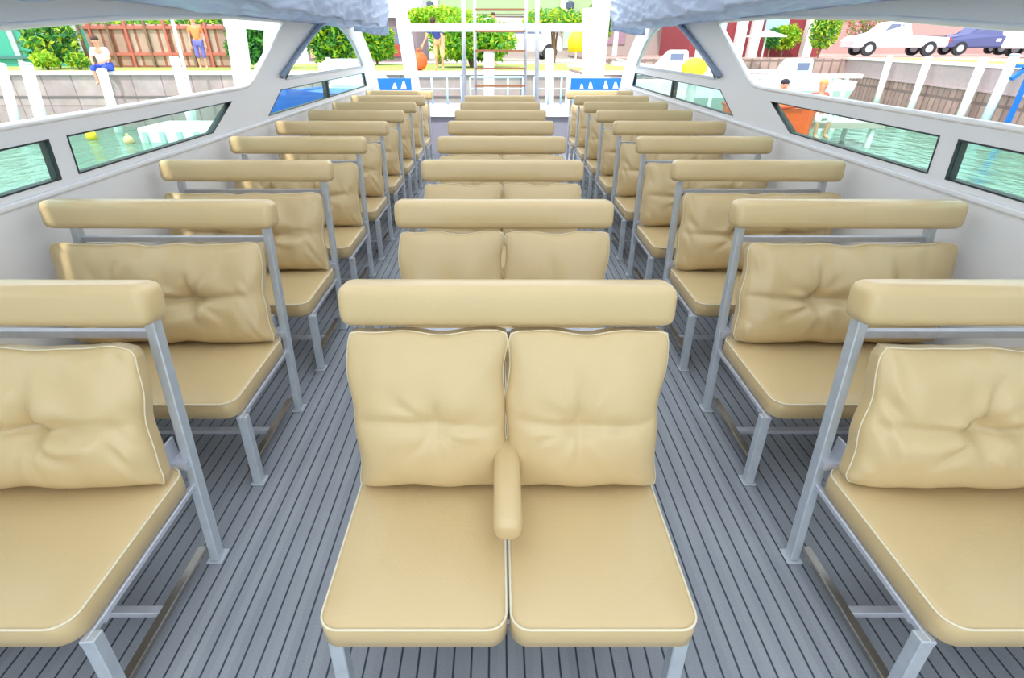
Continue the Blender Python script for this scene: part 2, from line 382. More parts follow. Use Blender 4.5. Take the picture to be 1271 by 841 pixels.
def pillow_mesh(w, h, t, tufts, seed, side_pinch=.03, wr=1.0, crease=True):
    """stuffed back cushion, in local x (width) z (height), bulging to -y; returns bm and its piping path"""
    nu, nv = 84, 60; bm = BM(); rnd = random.Random(seed); off = rnd.uniform(0, 50)
    phs = [rnd.uniform(0, 6.28) for _ in tufts]
    def shape(u, v):
        cr_ = max(0, abs(u) - .86) / .14 * max(0, abs(v) - .86) / .14
        x = w / 2 * u * (1 - side_pinch * (1 - v * v) + .035 * max(0, -v - .35) ** 1.5 - .03 * cr_) + .006 * abs(u) ** 3 * (math.sin(3.1 * v + off) + .6 * math.sin(8 * v + 2 * off))
        z = h / 2 * v * (1 - .035 * (1 - u * u) - .035 * cr_) + .0038 * abs(v) ** 3 * (math.sin(4 * u * w * 3 + off) + .7 * math.sin(9 * u * w * 2 + off))
        return x, z
    def bulge(u, v, front):
        e = max(0, (1 - abs(u) ** 3.2)) ** .5 * max(0, (1 - abs(v) ** 3.0)) ** .5
        sag = 1 + .30 * -v
        y = t / 2 * e * sag
        if front:
            x, z = shape(u, v); ed0 = 1 - max(abs(u), abs(v))
            for (tx, tz), ph in zip(tufts, phs):
                dx, dz = x - tx, z - tz; r = math.hypot(dx, dz); th = math.atan2(dz, dx)
                y -= .030 * wr * math.exp(-(r / .045) ** 2)
                y -= .014 * wr * (max(0, math.cos(2 * th)) ** 14) * math.exp(-(r / .17) ** 2) * (1 - math.exp(-(r / .02) ** 2))
                y -= .013 * wr * (max(0, -math.cos(2 * th)) ** 16) * math.exp(-(r / .12) ** 2) * (1 if dz > 0 else .5)
                y += .0042 * wr * math.sin(th * 5 + ph + 5 * noise.noise(Vector((math.cos(th) * 1.5, math.sin(th) * 1.5 + ph, r * 5)))) * math.exp(-((r - .09) / .06) ** 2)
                if crease: y -= .006 * math.exp(-((dz - .012 * math.sin(dx * 12 + ph)) / .012) ** 2) * min(1, ed0 * 5)
            ed = 1 - max(abs(u), abs(v))
            y += .005 * wr * noise.noise(Vector((x * 14 + off, z * 7, 0))) * min(1, ed * 8)
            y += .006 * wr * math.sin((x * 1.0 + z * .6) * 95 + 5 * noise.noise(Vector((x * 6, z * 6, off)))) * math.exp(-((1 - abs(u)) / .16) ** 2) * min(1, ed * 10) * max(0, noise.noise(Vector((x * 9, z * 9, off + 9))) + .3)
        return y
    F_, B_ = [], []
    for i in range(nu + 1):
        # denser towards the rim
        u = math.sin((i / nu * 2 - 1) * PI / 2 * .92) / math.sin(PI / 2 * .92); fr, bk = [], []
        for j in range(nv + 1):
            v = math.sin((j / nv * 2 - 1) * PI / 2 * .92) / math.sin(PI / 2 * .92)
            x, z = shape(u, v)
            g = .018
            fr.append(bm.verts.new((x, -g - bulge(u, v, True), z)))
            bk.append(bm.verts.new((x, g + bulge(u, v, False) * .55, z)))
        F_.append(fr); B_.append(bk)
    for i in range(nu):
        for j in range(nv):
            bm.faces.new((F_[i][j], F_[i + 1][j], F_[i + 1][j + 1], F_[i][j + 1]))
            bm.faces.new((B_[i][j], B_[i][j + 1], B_[i + 1][j + 1], B_[i + 1][j]))
    for i in range(nu):
        bm.faces.new((F_[i][0], B_[i][0], B_[i + 1][0], F_[i + 1][0])); bm.faces.new((F_[i][nv], F_[i + 1][nv], B_[i + 1][nv], B_[i][nv]))
    for j in range(nv):
        bm.faces.new((F_[0][j], F_[0][j + 1], B_[0][j + 1], B_[0][j])); bm.faces.new((F_[nu][j], B_[nu][j], B_[nu][j + 1], F_[nu][j + 1]))
    path = [F_[i][0].co.copy() for i in range(0, nu, 2)] + [F_[nu][j].co.copy() for j in range(0, nv, 2)] + [F_[i][nv].co.copy() for i in range(nu, 0, -2)] + [F_[0][j].co.copy() for j in range(nv, 0, -2)]
    return bm, path
LEAN = .15
def post_y(z, y0=1.225): return y0 + LEAN * z
Y0 = .712   # front edge of the nearest row; bench local origin is at (bench centre, Y0, 0)
def frame_parts(root, xa, xb, lowbar=True):
    """legs and rails; xa, xb are the two end planes in local x"""
    for x in (xa, xb):
        bm = BM()
        bar(bm, (x, .513, 0.006), (x * (1 - .020 / abs(x)), .513 + LEAN * .905, .905), .030, .042)
        box(bm, x - .028, x + .028, .513 - .03, .513 + .034, 0, .008)
        ob('rear_leg', bev(bm, .003, 1), STEEL, root)
        bm = BM()
        bar(bm, (x, .012, 0.006), (x, .035, .333), .036, .036)
        box(bm, x - .028, x + .028, -.015, .045, 0, .008)
        ob('front_leg', bev(bm, .003, 1), STEEL, root)
        bm = BM(); xr_ = x - (.010 if x > 0 else -.010); bar(bm, (xr_, .015, .325), (xr_, .575, .325), .020, .018)
        ob('seat_rail', bev(bm, .003, 1), STEEL2, root)
        sg = 1 if x == xb else -1
        bm = BM(); box(bm, x - sg * .05 - .003, x - sg * .05 + .003, .50, .585, .33, .50)
        box(bm, min(x, x - sg * .05), max(x, x - sg * .05), .535, .60, .40, .43)
        ob('bracket', bm, STEEL2, root)
        if not lowbar: continue
        bm = BM(); bar(bm, (x - sg * .030, .03, .062), (x - sg * .030, .505, .062), .024, .03)
        ob('lower_rail', bev(bm, .003, 1), STEEL3, root)
    if lowbar:
        bm = BM(); bar(bm, (xa + .035, .27, .062), (xb - .035, .27, .062), .028, .022, up=Vector((0, 0, 1)))
        ob('cross_bar', bev(bm, .003, 1), STEEL2, root)
    for yy in (.09, .545):
        bm = BM(); bar(bm, (xa, yy, .321), (xb, yy, .321), .024, .02, up=Vector((0, 0, 1))); ob('seat_crosspiece', bm, STEEL2, root)
    bm = BM(); bar(bm, (xa + .02, post_y(.90) - Y0 - .0, .848), (xb - .02, post_y(.90) - Y0, .848), .022, .022, up=Vector((0, 0, 1)))
    ob('back_rail', bm, STEEL2, root)
def headrest(root, w, x=0):
    bm = rounded_box(w, .112, .118, .032, 5)
    for v in bm.verts:    # a soft, hand-filled look
        v.co.z += .0015 * math.sin(v.co.x * 23)
    M = Matrix.Translation((x, 1.302 - Y0, .978)) @ Matrix.Rotation(-math.atan(LEAN), 4, 'X')
    bmesh.ops.transform(bm, matrix=M, verts=bm.verts)
    return ob('headrest', bm, VINYL, root, smooth=True)
def place_pillow(root, w, h, t, tufts, seed, x, ybase, ztop, lean, name='back_cushion', wr=1., pinch=.03):
    bm, path = pillow_mesh(w, h, t, tufts, seed, pinch, wr)
    zb = .425
    M = Matrix.Translation((x, ybase, zb)) @ Matrix.Rotation(-lean, 4, 'X') @ Matrix.Translation((0, 0, h / 2))
    bmesh.ops.transform(bm, matrix=M, verts=bm.verts)
    o = ob(name, bm, VINYL, root, smooth=True)
    b2 = BM(); tube(b2, [M @ p + Vector((0, -.001, 0)) for p in path], .0022, 6, closed=True)
    ob('piping', b2, PIPING, o, smooth=True)
    return o
def bench_center():
    root = empty('double_bench')
    hw = .453
    frame_parts(root, -.425, .425, False)
    for sx in (-1, 1):
        a, b = sorted((sx * .0035, sx * hw))
        bm, path = seat_cushion_mesh(a, b, 0, .52, .333, .414, .045)
        o = ob('seat_cushion', bm, VINYL, root, smooth=True)
        b2 = BM(); tube(b2, path, .0032, 6, closed=True); ob('piping', b2, PIPING, o, smooth=True)
        place_pillow(root, .445, .50, .135, [(sx * -.02, -.015)], 11 + sx, sx * .2235, .462, .90, math.atan(.19), wr=.62, pinch=.012)
    # armrest pad
    bm = rounded_box(.076, .36, .082, .030, 4)
    for v in bm.verts: v.co.x *= 1 + (v.co.y > 0) * -.0
    bmesh.ops.transform(bm, matrix=Matrix.Translation((0, 1.075 - Y0, .535)) @ Matrix.Rotation(R(6), 4, 'X'), verts=bm.verts)
    ob('armrest', bm, VINYL, root, smooth=True)
    headrest(root, .925)
    return root
def bench_side(seed):
    root = empty('side_bench')
    # local x: -.48 .. .48, aisle end at +x; the right column uses mirrored local frames built with sg
    return root
def build_side(sg, seed):
    """sg=-1: left column (aisle at +x); sg=+1: right column (aisle at -x). origin at bench centre"""
    root = empty('side_bench')
    a = -sg   # direction of the aisle in local x
    xa, xb = (-.43, .455) if sg < 0 else (-.455, .43)
    frame_parts(root, xa, xb)
    bm, path = seat_cushion_mesh(-.452, .452, 0, .54, .333, .414, .055)
    o = ob('seat_cushion', bm, VINYL, root, smooth=True)
    b2 = BM(); tube(b2, path, .0032, 6, closed=True); ob('piping', b2, PIPING, o, smooth=True)
    place_pillow(root, .905, .448, .175, [(a * .15, -.01), (-a * .17, 0)], seed, -a * .012, .462, .90, math.atan(.20), wr=1.9, pinch=.015)
    headrest(root, .970, a * .026)
    return root
def children_of(o): return [c for c in o.children]
def copy_tree(o, parent=None):
    c = o.copy(); COL.objects.link(c)
    if parent: c.parent = parent
    for ch in KIDS[o]:
        copy_tree(ch, c)
    return c
KIDS = {}
def index(o):
    KIDS[o] = [c for c in ALLOBJ if c.parent == o]
    for c in KIDS[o]: index(c)
ORD = ['nearest', 'second nearest', 'third', 'fourth', 'fifth', 'sixth', 'seventh', 'eighth', 'farthest']
protoC = bench_center()
protoL = [build_side(-1, s) for s in (3, 8)]; protoR = [build_side(1, s) for s in (5, 14)]
ALLOBJ = list(COL.objects)
for p in [protoC] + protoL + protoR: index(p)
def put(proto, used, x, k):
    o = proto if id(proto) not in used else copy_tree(proto)
    used.add(id(proto)); o.location = (x, Y0 + SP * k, 0); return o
used = set()
for k in range(8):
    o = put(protoC, used, XC, k)
    nm = ORD[k] if k < 7 else 'farthest'
    tag(o, '%s cream double bench with centre armrest in the middle column' % nm, 'bench', 'double benches down the middle of the boat')
for k in range(9):
    o = put(protoL[k % 2], used, -1.462, k)
    tag(o, '%s cream padded bench in the column along the left side' % ORD[k], 'bench', 'benches along the left side of the boat')
    o = put(protoR[k % 2], used, 1.510, k)
    tag(o, '%s cream padded bench in the column along the right side' % ORD[k], 'bench', 'benches along the right side of the boat')

# ------------------------------------------------------------------ bow: raised foredeck, ladder, rails
bm = BM(); box(bm, XL - .02, XR + .02, 9.22, 11.6, -.7, .585)
FD = struct(ob('foredeck', bm, mat('foredeck_paint', (156, 156, 172), .5, noise_amt=.04), None), 'raised pale foredeck beyond the benches')
bm = BM(); box(bm, XL, XR, 9.17, 9.27, .585, .605); bev(bm, .006)
ntrim += 1; struct(ob('trim_%d' % ntrim, bm, RIM), 'white nosing on the foredeck step')
# ladder with wooden treads
YL = 9.75
lad = empty('boarding_ladder', (P(621, 100, YL).x, YL, .585), label='grey metal ladder with brown wooden treads rising from the foredeck', cat='ladder')
def child(name, bm, m, root, smooth=False):
    bmesh.ops.transform(bm, matrix=Matrix.Translation(-Vector(root.location)), verts=bm.verts)
    return ob(name, bm, m, root, smooth)
for x in (588.5, 653.5):
    bm = BM(); a = P(x + (1.5 if x < 620 else -1.5), 118, YL); a.z = .585; tube(bm, [a, P(x, -60, YL + .3)], .027, 10); child('rail', bm, STEEL, lad, True)
for y in (12, 38.7, 62.8, 85, 106.5, 127):
    p = P(590, y, YL); q = P(652, y, YL); bm = BM(); box(bm, p.x, q.x, YL - .05, YL + .06, p.z - .014, p.z + .014); child('tread', bm, WOOD, lad)
for x, nm in ((576, 'left'), (667, 'right')):
    bm = BM(); a = P(x, 118, YL - .1); a.z = .585; tube(bm, [a, P(x - (1.5 if x < 600 else 0), -60, YL - .1)], .034, 12)
    tag(ob('support_pole', bm, STEEL, smooth=True), 'grey upright pole just %s of the ladder' % nm, 'pole')
# bow rails (left and right part, and the centre part behind the ladder)
def rail_run(xs, y, z0, z1, label, extra=()):
    root = empty('bow_rail', (xs[0], y, z0), label=label, cat='railing')
    bm = BM(); tube(bm, [(xs[0], y, z1), (xs[-1], y, z1)], .02, 8); child('top_rail', bm, RAILC, root, True)
    bm = BM(); tube(bm, [(xs[0], y, (z0 + z1) / 2 + .03), (xs[-1], y, (z0 + z1) / 2 + .03)], .013, 8); child('mid_rail', bm, RAILC, root, True)
    for x in xs:
        bm = BM(); tube(bm, [(x, y, z0), (x, y, z1)], .018, 8); child('stanchion', bm, RAILC, root, True)
    return root
rail_run([-1.62, -1.3, -1.0, -.72], 11.3, .585, 1.08, 'pale railing on the foredeck left of the ladder')
rail_run([.72, 1.0, 1.25, 1.5, 1.75], 11.3, .585, 1.08, 'pale railing on the foredeck right of the ladder')
rail_run([-.55, -.2, .2, .5], 11.45, .585, 1.06, 'pale railing on the foredeck behind the ladder')
def banner(x0, x1, label, peaks, seed):
    Y = 11.15; a = P(x0, 111, Y); b = P(x1, 97, Y); 
    root = empty('blue_banner', (a.x, Y, a.z), label=label, cat='banner')
    bm = BM(); box(bm, a.x, b.x, Y, Y + .02, a.z - .05, b.z); bev(bm, .004, 1); child('panel', bm, BLUE, root)
    bm = BM()
    for px, ww, top in peaks:
        p = P(px, 110, Y - .004); q = P(px, top, Y - .004); h = .5 * ww * p.y / 600
        vs = [bm.verts.new(v) for v in ((p.x - h, p.y, p.z), (p.x + h, p.y, p.z), (q.x + h * .3, q.y, q.z), (q.x - h * .3, q.y, q.z))]
        bm.faces.new(vs); r = bmesh.ops.extrude_face_region(bm, geom=bm.faces[-1:]); bmesh.ops.translate(bm, vec=(0, .003, 0), verts=[v for v in r['geom'] if isinstance(v, bmesh.types.BMVert)])
    child('white_marks', bm, WHITE, root)
    for x in (a.x + .03, b.x - .03):
        bm = BM(); tube(bm, [(x, Y + .05, .585), (x, Y + .05, b.z + .03)], .018, 8); child('post', bm, RAILC, root, True)
banner(468, 510, 'blue banner with white marks on the bow left of the ladder', [(490, 5, 103), (501, 6, 101)], 1)
banner(708, 776, 'blue banner with white marks on the bow right of the ladder', [(722, 4, 104), (733, 5, 102), (752, 5, 100), (764, 6, 102)], 2)

# ------------------------------------------------------------------ water and banks
bm = BM(); vs = [bm.verts.new(v) for v in ((-60, -20, WATERZ), (60, -20, WATERZ), (60, 60, WATERZ), (-60, 60, WATERZ))]; bm.faces.new(vs)
struct(ob('water', bm, WATER), 'green canal water')
YQ = 17.3; ZQ = .94   # the far quay
bm = BM(); box(bm, -40, 4.9, YQ, YQ + 30, -1.2, ZQ - .09)
struct(ob('quay_wall', bm, QUAYM), 'pinkish grey concrete seawall across the canal')
bm = BM(); box(bm, -40, 4.9, YQ - .08, YQ + .35, ZQ - .09, ZQ)
struct(ob('quay_cap', bm, CONC_CAP), 'white coping on the far seawall')
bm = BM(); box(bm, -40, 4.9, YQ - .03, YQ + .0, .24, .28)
struct(ob('quay_seam', bm, mat('seam_dark_grey', (120, 112, 112), .9)), 'dark seam along the far seawall')  # dark grey joint strip along the wall face
bm = BM(); box(bm, -40, 4.9, YQ + .35, YQ + 8, ZQ - .2, ZQ - .01)
struct(ob('lawn', bm, GRASS), 'strip of lawn behind the far seawall')
bm = BM(); box(bm, -40, 4.9, YQ + 8, 60, ZQ - .3, ZQ - .02)
struct(ob('ground', bm, SAND), 'pale ground beyond the lawn')
# right quay runs away from us
ZR = 1.10
A = Vector((14.6, 14.0)); B = Vector((17.6, 29.5)); dv = (B - A).normalized(); nv_ = Vector((dv.y, -dv.x))
def prism(bm, poly, z0, z1):
    lo = [bm.verts.new((p[0], p[1], z0)) for p in poly]; hi = [bm.verts.new((p[0], p[1], z1)) for p in poly]
    bm.faces.new(lo[::-1]); bm.faces.new(hi)
    for i in range(len(poly)): bm.faces.new((lo[i], lo[(i + 1) % len(poly)], hi[(i + 1) % len(poly)], hi[i]))
A0 = A - dv * 12
bm = BM(); prism(bm, [A0, B, B + nv_ * 25, A0 + nv_ * 25], -1.2, ZR - .09)
struct(ob('quay_wall', bm, QUAYR), 'pinkish sheet-piled seawall along the right bank')
bm = BM(); prism(bm, [A0 - nv_ * .08, B - nv_ * .08, B + nv_ * .4, A0 + nv_ * .4], ZR - .09, ZR)
struct(ob('quay_cap', bm, CONC_CAP), 'white coping on the right seawall')
bm = BM(); prism(bm, [A0 - nv_ * .05, B - nv_ * .05, B, A0], .32, .37)
prism(bm, [A0 - nv_ * .02, B - nv_ * .02, B, A0], .37, 1.0)
struct(ob('quay_waler', bm, mat('waler_grey', (188, 168, 170), .9, noise_amt=.15)), 'grey upper band of the right seawall')
bm = BM(); prism(bm, [A0 + nv_ * .4, B + nv_ * .4, B + nv_ * 3.2, A0 + nv_ * 3.2], ZR - .2, ZR - .02)
struct(ob('verge', bm, GRASS), 'grass verge behind the right seawall')
bm = BM(); prism(bm, [A0 + nv_ * 3.2, B + nv_ * 3.2, B + nv_ * 28, A0 + nv_ * 28], ZR - .2, ZR - .04)
struct(ob('car_park', bm, SAND), 'pale car park behind the right seawall')
bm = BM(); prism(bm, [(4.9, 29.5), (60, 29.5), (60, 60), (4.9, 60)], -1.2, ZR - .05)
struct(ob('far_bank', bm, QUAYR), 'pale ground at the far right')

def cyl_thing(name, a, b, r, m, label, cat, group=None, cap=None, r2=None):
    bm = BM(); tube(bm, [a, b], r, 14, r2=r2)
    o = ob(name, bm, m, smooth=False); tag(o, label, cat, group); return o
# white mooring piles, left side: (px top, py top, px low, py low)
def pile(x0, y0, x1, y1, Y, r, label, group, bank=None, m=WHITE):
    a = P(x0, y0, Y); b = P(x1, y1, Y); b.x = b.x; 
    d = (b - a); k = (a.z + 1.1) / (a.z - b.z); c = a + d * k
    root = empty('mooring_pile', (c.x, c.y, WATERZ), label=label, cat='piling', group=group)
    bm = BM(); tube(bm, [c, a], r, 14); child('post', bm, m, root, True)
    bm = BM(); tube(bm, [a, a + (a - c).normalized() * .03], r * 1.12, 14, r2=r * .7); child('cap', bm, m, root, True)
    return root
GL = 'white mooring piles before the far seawall'
pile(1, 80, 20, 152, 16.2, .12, 'white mooring pile at the far left edge of the view', GL)
pile(32, 79, 52, 150, 16.2, .15, 'thick white mooring pile, second from the left edge', GL)
pile(126, 86, 140, 135, 16.2, .12, 'white mooring pile below the sitting person in white', GL)
pile(216, 71, 229, 118, 16.2, .12, 'white mooring pile in front of the board fence', GL)
pile(607, 65, 607, 116, 15.6, .14, 'white mooring pile seen through the ladder', GL)
pile(682, 62, 682, 116, 15.6, .12, 'white mooring pile right of the ladder', GL)
GRp = 'white mooring piles along the right seawall'
def rpile(x0, y0, x1, y1, lab, m=WHITE):
    # on a line just in front of the right quay
    best = None
    for i in range(400):
        Y = 10 + i * .05; p = P(x0, y0, Y); q = A + dv * ((Y - A.y) / dv.y) - nv_ * .35
        e = abs(p.x - q.x)
        if best is None or e < best[0]: best = (e, Y)
    return pile(x0, y0, x1, y1, best[1], .12, lab, GRp, m=m)
rpile(1105, 70, 1089, 124, 'white mooring pile below the white pickup')
rpile(1153, 71, 1129, 139, 'white mooring pile between the two pickups')
rpile(1221, 73, 1191, 148, 'tall white mooring pile below the dark pickup')
rpile(1260, 68, 1222, 151, 'pale blue-white mooring pile nearest the right edge', m=mat('pale_blue_paint', (205, 228, 240), .5))
# thin pole left
bm = BM(); tube(bm, [P(211, 14, 16.7), P(231, 92, 16.7), P(240, 130, 16.7), Vector((P(252, 190, 16.7).x, 16.7, -1.0))], .045, 8)
tag(ob('flag_pole', bm, WHITE, smooth=True), 'thin white pole standing beside the pile at the board fence', 'pole')

# white boat-lift gantries
def gantry(name, label, legs, beams, Y, depth=.3):
    a = P(*legs[0][:2], Y)
    root = empty(name, (a.x, Y, WATERZ), label=label, cat='boat lift')
    for (x0, y0, x1, y1, wpx) in legs:
        p, q = P(x0, y0, Y), P(x1, y1, Y); wd = wpx * Y / F / 1.0 * .93
        bm = BM(); k = (p.z + 1.0) / max(.1, (p.z - q.z)); c = p + (q - p) * k if y1 > 60 else q
        bar(bm, c, p, wd, depth); child('leg', bm, WHITE, root)
    for (x0, y0, x1, y1, hpx) in beams:
        p, q = P(x0, y0, Y), P(x1, y1, Y); bm = BM(); bar(bm, p, q, hpx * Y / F, depth * .8); child('beam', bm, WHITE, root)
    return root
gantry('boat_lift', 'thick white boat lift frame standing left of the slanting pillar', [(286, -10, 303, 108, 17), (338, 20, 333, 108, 11)], [(280, 28, 348, 34, 8)], 14.5)
gantry('boat_lift', 'white goal-shaped boat lift frame behind the ladder', [(500, 24, 512, 100, 14), (497, -20, 499, 24, 11), (733, 10, 731, 100, 15)], [(500, 34, 735, 34, 7.5)], 15.0)
bm = BM(); p, q = P(749, -20, 15.6), P(744, 22, 15.6); bar(bm, (q.x, q.y, -1), (p.x, p.y, p.z), .42, .3)
tag(ob('white_column', bm, WHITE), 'thick white column right of the goal-shaped frame', 'column')

# ------------------------------------------------------------------ far buildings, fences, greenery
def leaf_cloud(name, label, c, rx, ry, rz, n, size, cols, seed, trunk=None, cat='shrub', group=None):
    n = int(n * 2.2); size *= .68
    rnd = random.Random(seed); bm = BM()
    for i in range(n):
        while True:
            v = Vector((rnd.uniform(-1, 1), rnd.uniform(-1, 1), rnd.uniform(-1, 1)))
            if .35 < v.length < 1 and (trunk is None or v.z * rz * (1.25 if v.z < 0 else 1) > trunk + .08): break
        k = 1 + .25 * noise.noise(v * 2.5 + Vector((seed, 0, 0)))
        o = Vector((v.x * rx * k, v.y * ry * k, v.z * rz * k))
        s = size * rnd.uniform(.6, 1.4); q = Matrix.Rotation(rnd.uniform(0, 6.28), 3, Vector((rnd.uniform(-1, 1), rnd.uniform(-1, 1), rnd.uniform(-1, 1))).normalized())
        pts = [q @ Vector(t) * s for t in ((-.5, 0, 0), (0, -.22, .08), (.5, 0, 0), (0, .22, .08))]
        f = bm.faces.new([bm.verts.new(o + t) for t in pts]); f.material_index = rnd.randrange(len(cols))
    root = empty(name, c, label=label, cat=cat, group=group)
    o = ob('foliage', bm, None, root); 
    for m in cols: o.data.materials.append(m)
    bm = BM()
    for k in range(5):
        a = rnd.uniform(0, 6.28)
        tube(bm, [(0, 0, trunk - .02 if trunk is not None else -rz), (math.cos(a) * rx * .15, math.sin(a) * ry * .15, max(-rz * .3, (trunk or -9) * .6)), (math.cos(a) * rx * .45, math.sin(a) * ry * .45, rz * .35)], max(.03, rx * .04), 6, r2=.01)
    ob('stem', bm, TRUNK, root)
    return root
G1 = mat('leaf_bright_green', (130, 190, 40), .6, noise_amt=.2, trans=.3); G2 = mat('leaf_mid_green', (85, 160, 60), .6, noise_amt=.2, trans=.3)
G3 = mat('leaf_deep_green', (40, 105, 60), .6, noise_amt=.2); G4 = mat('leaf_yellow_green', (190, 212, 60), .6, noise_amt=.15, trans=.3)
Gr = mat('leaf_reddish', (190, 120, 90), .6)
def bush(px, py, Y, wpx, hpx, label, cols, seed, size=.22, n=1100, name='leafy_shrub', ztop=None, cat='shrub', group=None):
    c = P(px, py, Y); rx = wpx / 2 * Y / F * .93; rz = hpx / 2 * Y / F * .93
    return leaf_cloud(name, label, c, rx, rx * .7, rz, n, size, cols, seed, trunk=(ZQ - c.z - .01), cat=cat, group=group)
bush(413, 48, 21, 62, 62, 'round bright green shrub framed by the left arched opening', [G1, G2, G3, G4], 1, .3, 1500)
bush(466, 55, 23.6, 46, 46, 'bright green shrub just right of the left arched opening', [G1, G2, G4], 2, .28, 1200)
bush(318, 55, 20, 66, 64, 'deep green bush behind the thick white boat lift frame', [G2, G3, G2], 3, .32, 1200)
bush(585, 50, 21, 105, 48, 'long bright green hedge bush behind the bending person', [G1, G2, G4], 4, .3, 1900)
bush(543, 24, 25.2, 84, 24, 'row of yellow-green tree tops above the frame beam', [G4, G1], 5, .3, 1500, name='tree', cat='tree')
bush(452, 22, 27, 36, 30, 'green tree standing above the shrub left of the frame', [G2, G1], 6, .32, 900, name='tree', cat='tree')
bush(62, 50, 20, 62, 62, 'palm-like green plant in front of the teal panel', [G2, G4, G3], 7, .36, 420)
bush(56, 76, 18.6, 30, 20, 'low bright yellow-green plant at the foot of the teal panel', [G4, G1], 8, .25, 300)
bush(96, 76, 18.7, 26, 18, 'small green plant between the teal panel and the board fence', [G2, G4], 18, .25, 260)
bush(20, 30, 26.8, 90, 30, 'yellow-green tree top over the teal panel', [G4, G2], 9, .3, 800, name='tree', cat='tree')
bush(250, 30, 22.6, 76, 38, 'leafy green tree hanging over the board fence by the boat lift', [G2, G4, G3, G1], 10, .26, 1000, name='tree', cat='tree')
bush(180, 24, 25.5, 90, 22, 'pale tree top behind the middle of the board fence', [G4, G2], 12, .28, 600, name='tree', cat='tree')
bush(110, 28, 28.5, 60, 26, 'olive tree top at the left end of the board fence', [G4, G2, Gr], 13, .28, 600, name='tree', cat='tree')
# teal panel building at the far left
TEAL = mat('teal_sheet', (62, 160, 140), .6, noise_amt=.12)
a = P(-70, 30, 22); b = P(101, 86, 22)
root = empty('teal_shed', (b.x, 22, ZQ), label='low teal green shed wall at the far left', cat='shed')
bm = BM(); box(bm, a.x, b.x, 22, 24.5, ZQ - .05, a.z); child('wall', bm, TEAL, root)
for px in (20, 62, 100):
    p = P(px, 60, 21.97); bm = BM(); box(bm, p.x - .1, p.x + .1, 21.93, 22, ZQ - .05, a.z); child('post', bm, mat('grey_post', (170, 180, 184), .7), root)
bm = BM(); p = P(0, 71, 21.95); box(bm, a.x, b.x, 21.9, 22, p.z - .05, p.z + .05); child('rail', bm, mat('dull_teal_rail', (70, 120, 120), .7), root)  # rail in a duller, greyer teal than the wall
# board fence
root = empty('board_fence', (P(195, 86, 21).x, 21, ZQ), label='weathered pale board fence with red rails behind the left seawall', cat='fence')
a = P(101, 30, 21); b = P(292, 86, 21)
bm = BM(); box(bm, a.x, b.x, 21, 21.08, ZQ - .05, a.z); child('boards', bm, FENCEM, root)
REDP = mat('faded_red_paint', (180, 104, 88), .7, noise_amt=.2)
for y in (34, 67):
    p = P(150, y, 20.9); bm = BM(); box(bm, a.x, b.x, 20.92, 21, p.z - .045, p.z + .045); child('rail', bm, REDP, root)
rn = random.Random(5)
for k, px in enumerate((104, 118, 140, 162, 186, 210, 238, 260, 284)):
    p = P(px, 60, 20.9); bm = BM(); box(bm, p.x - .04, p.x + .04, 20.9, 20.99, ZQ - .05, a.z + rn.uniform(-.1, .25)); child('post', bm, REDP if k % 2 else TRUNK, root)
# grey house behind the shrubs, left of the frame
def simple_house(label, x0, x1, ytop, Y, wallm, roofm, windows=(), name='house', depth=5, base=None, eave=.2):
    a = P(x0, ytop, Y); b = P(x1, ytop, Y); zb = ZQ if base is None else base
    root = empty(name, ((a.x + b.x) / 2, Y, zb), label=label, cat='building')
    bm = BM(); box(bm, a.x, b.x, Y, Y + depth, zb - .1, a.z); child('wall', bm, wallm, root)
    bm = BM(); vs = [Vector(v) for v in ((a.x - eave, Y - eave, a.z), (b.x + eave, Y - eave, a.z), (b.x + eave, Y + depth, a.z), (a.x - eave, Y + depth, a.z))]
    lo = [bm.verts.new(v) for v in vs]; hi = [bm.verts.new((a.x - eave, Y + depth / 2, a.z + 1.2)), bm.verts.new((b.x + eave, Y + depth / 2, a.z + 1.2))]
    bm.faces.new(lo[::-1]); bm.faces.new((lo[0], lo[1], hi[1], hi[0])); bm.faces.new((lo[2], lo[3], hi[0], hi[1])); bm.faces.new((lo[1], lo[2], hi[1])); bm.faces.new((lo[3], lo[0], hi[0]))
    child('roof', bm, roofm, root)
    for (wx0, wy0, wx1, wy1, mm) in windows:
        p, q = P(wx0, wy0, Y - .02), P(wx1, wy1, Y - .02)
        bm = BM(); box(bm, p.x, q.x, Y - .06, Y + .02, q.z, p.z); f = child('window', bm, mm, root)
    return root
simple_house('mauve grey house behind the shrubs left of the boat lift frame', 375, 515, 22, 29, mat('mauve_render', (140, 124, 134), .8), mat('grey_roof_sheet', (190, 190, 200), .7),
             [(384, 55, 392, 72, mat('peach_render', (230, 190, 160), .8)), (492, 28, 500, 55, mat('blue_door_paint', (90, 140, 200), .6)), (480, 55, 515, 70, mat('brick_red', (170, 80, 70), .8))])
# pale green awning roof across the top centre
root = empty('awning_shelter', (0, 35.3, ZQ), label='pale green roofed shelter whose eave crosses the top of the view behind the ladder', cat='shelter')
a = P(440, 17, 35.3); b = P(780, 17, 35.3)
PG = mat('pale_green_sheet', (158, 178, 136), .6, noise_amt=.05)
bm = BM(); box(bm, a.x, b.x, 35.3, 37.6, a.z, a.z + 1.7); child('roof', bm, PG, root)
for px in (540, 700): 
    p = P(px, 10, 35.25); bm = BM(); box(bm, p.x - .2, p.x + .2, 35.2, 35.31, a.z + .0, a.z + 1.7); child('batten', bm, mat('cream_paint', (240, 226, 196), .6), root)
for px in (452, 768):
    p = P(px, 10, 36); bm = BM(); box(bm, p.x - .12, p.x + .12, 35.9, 36.1, ZQ - .05, a.z); child('post', bm, WHITE, root)
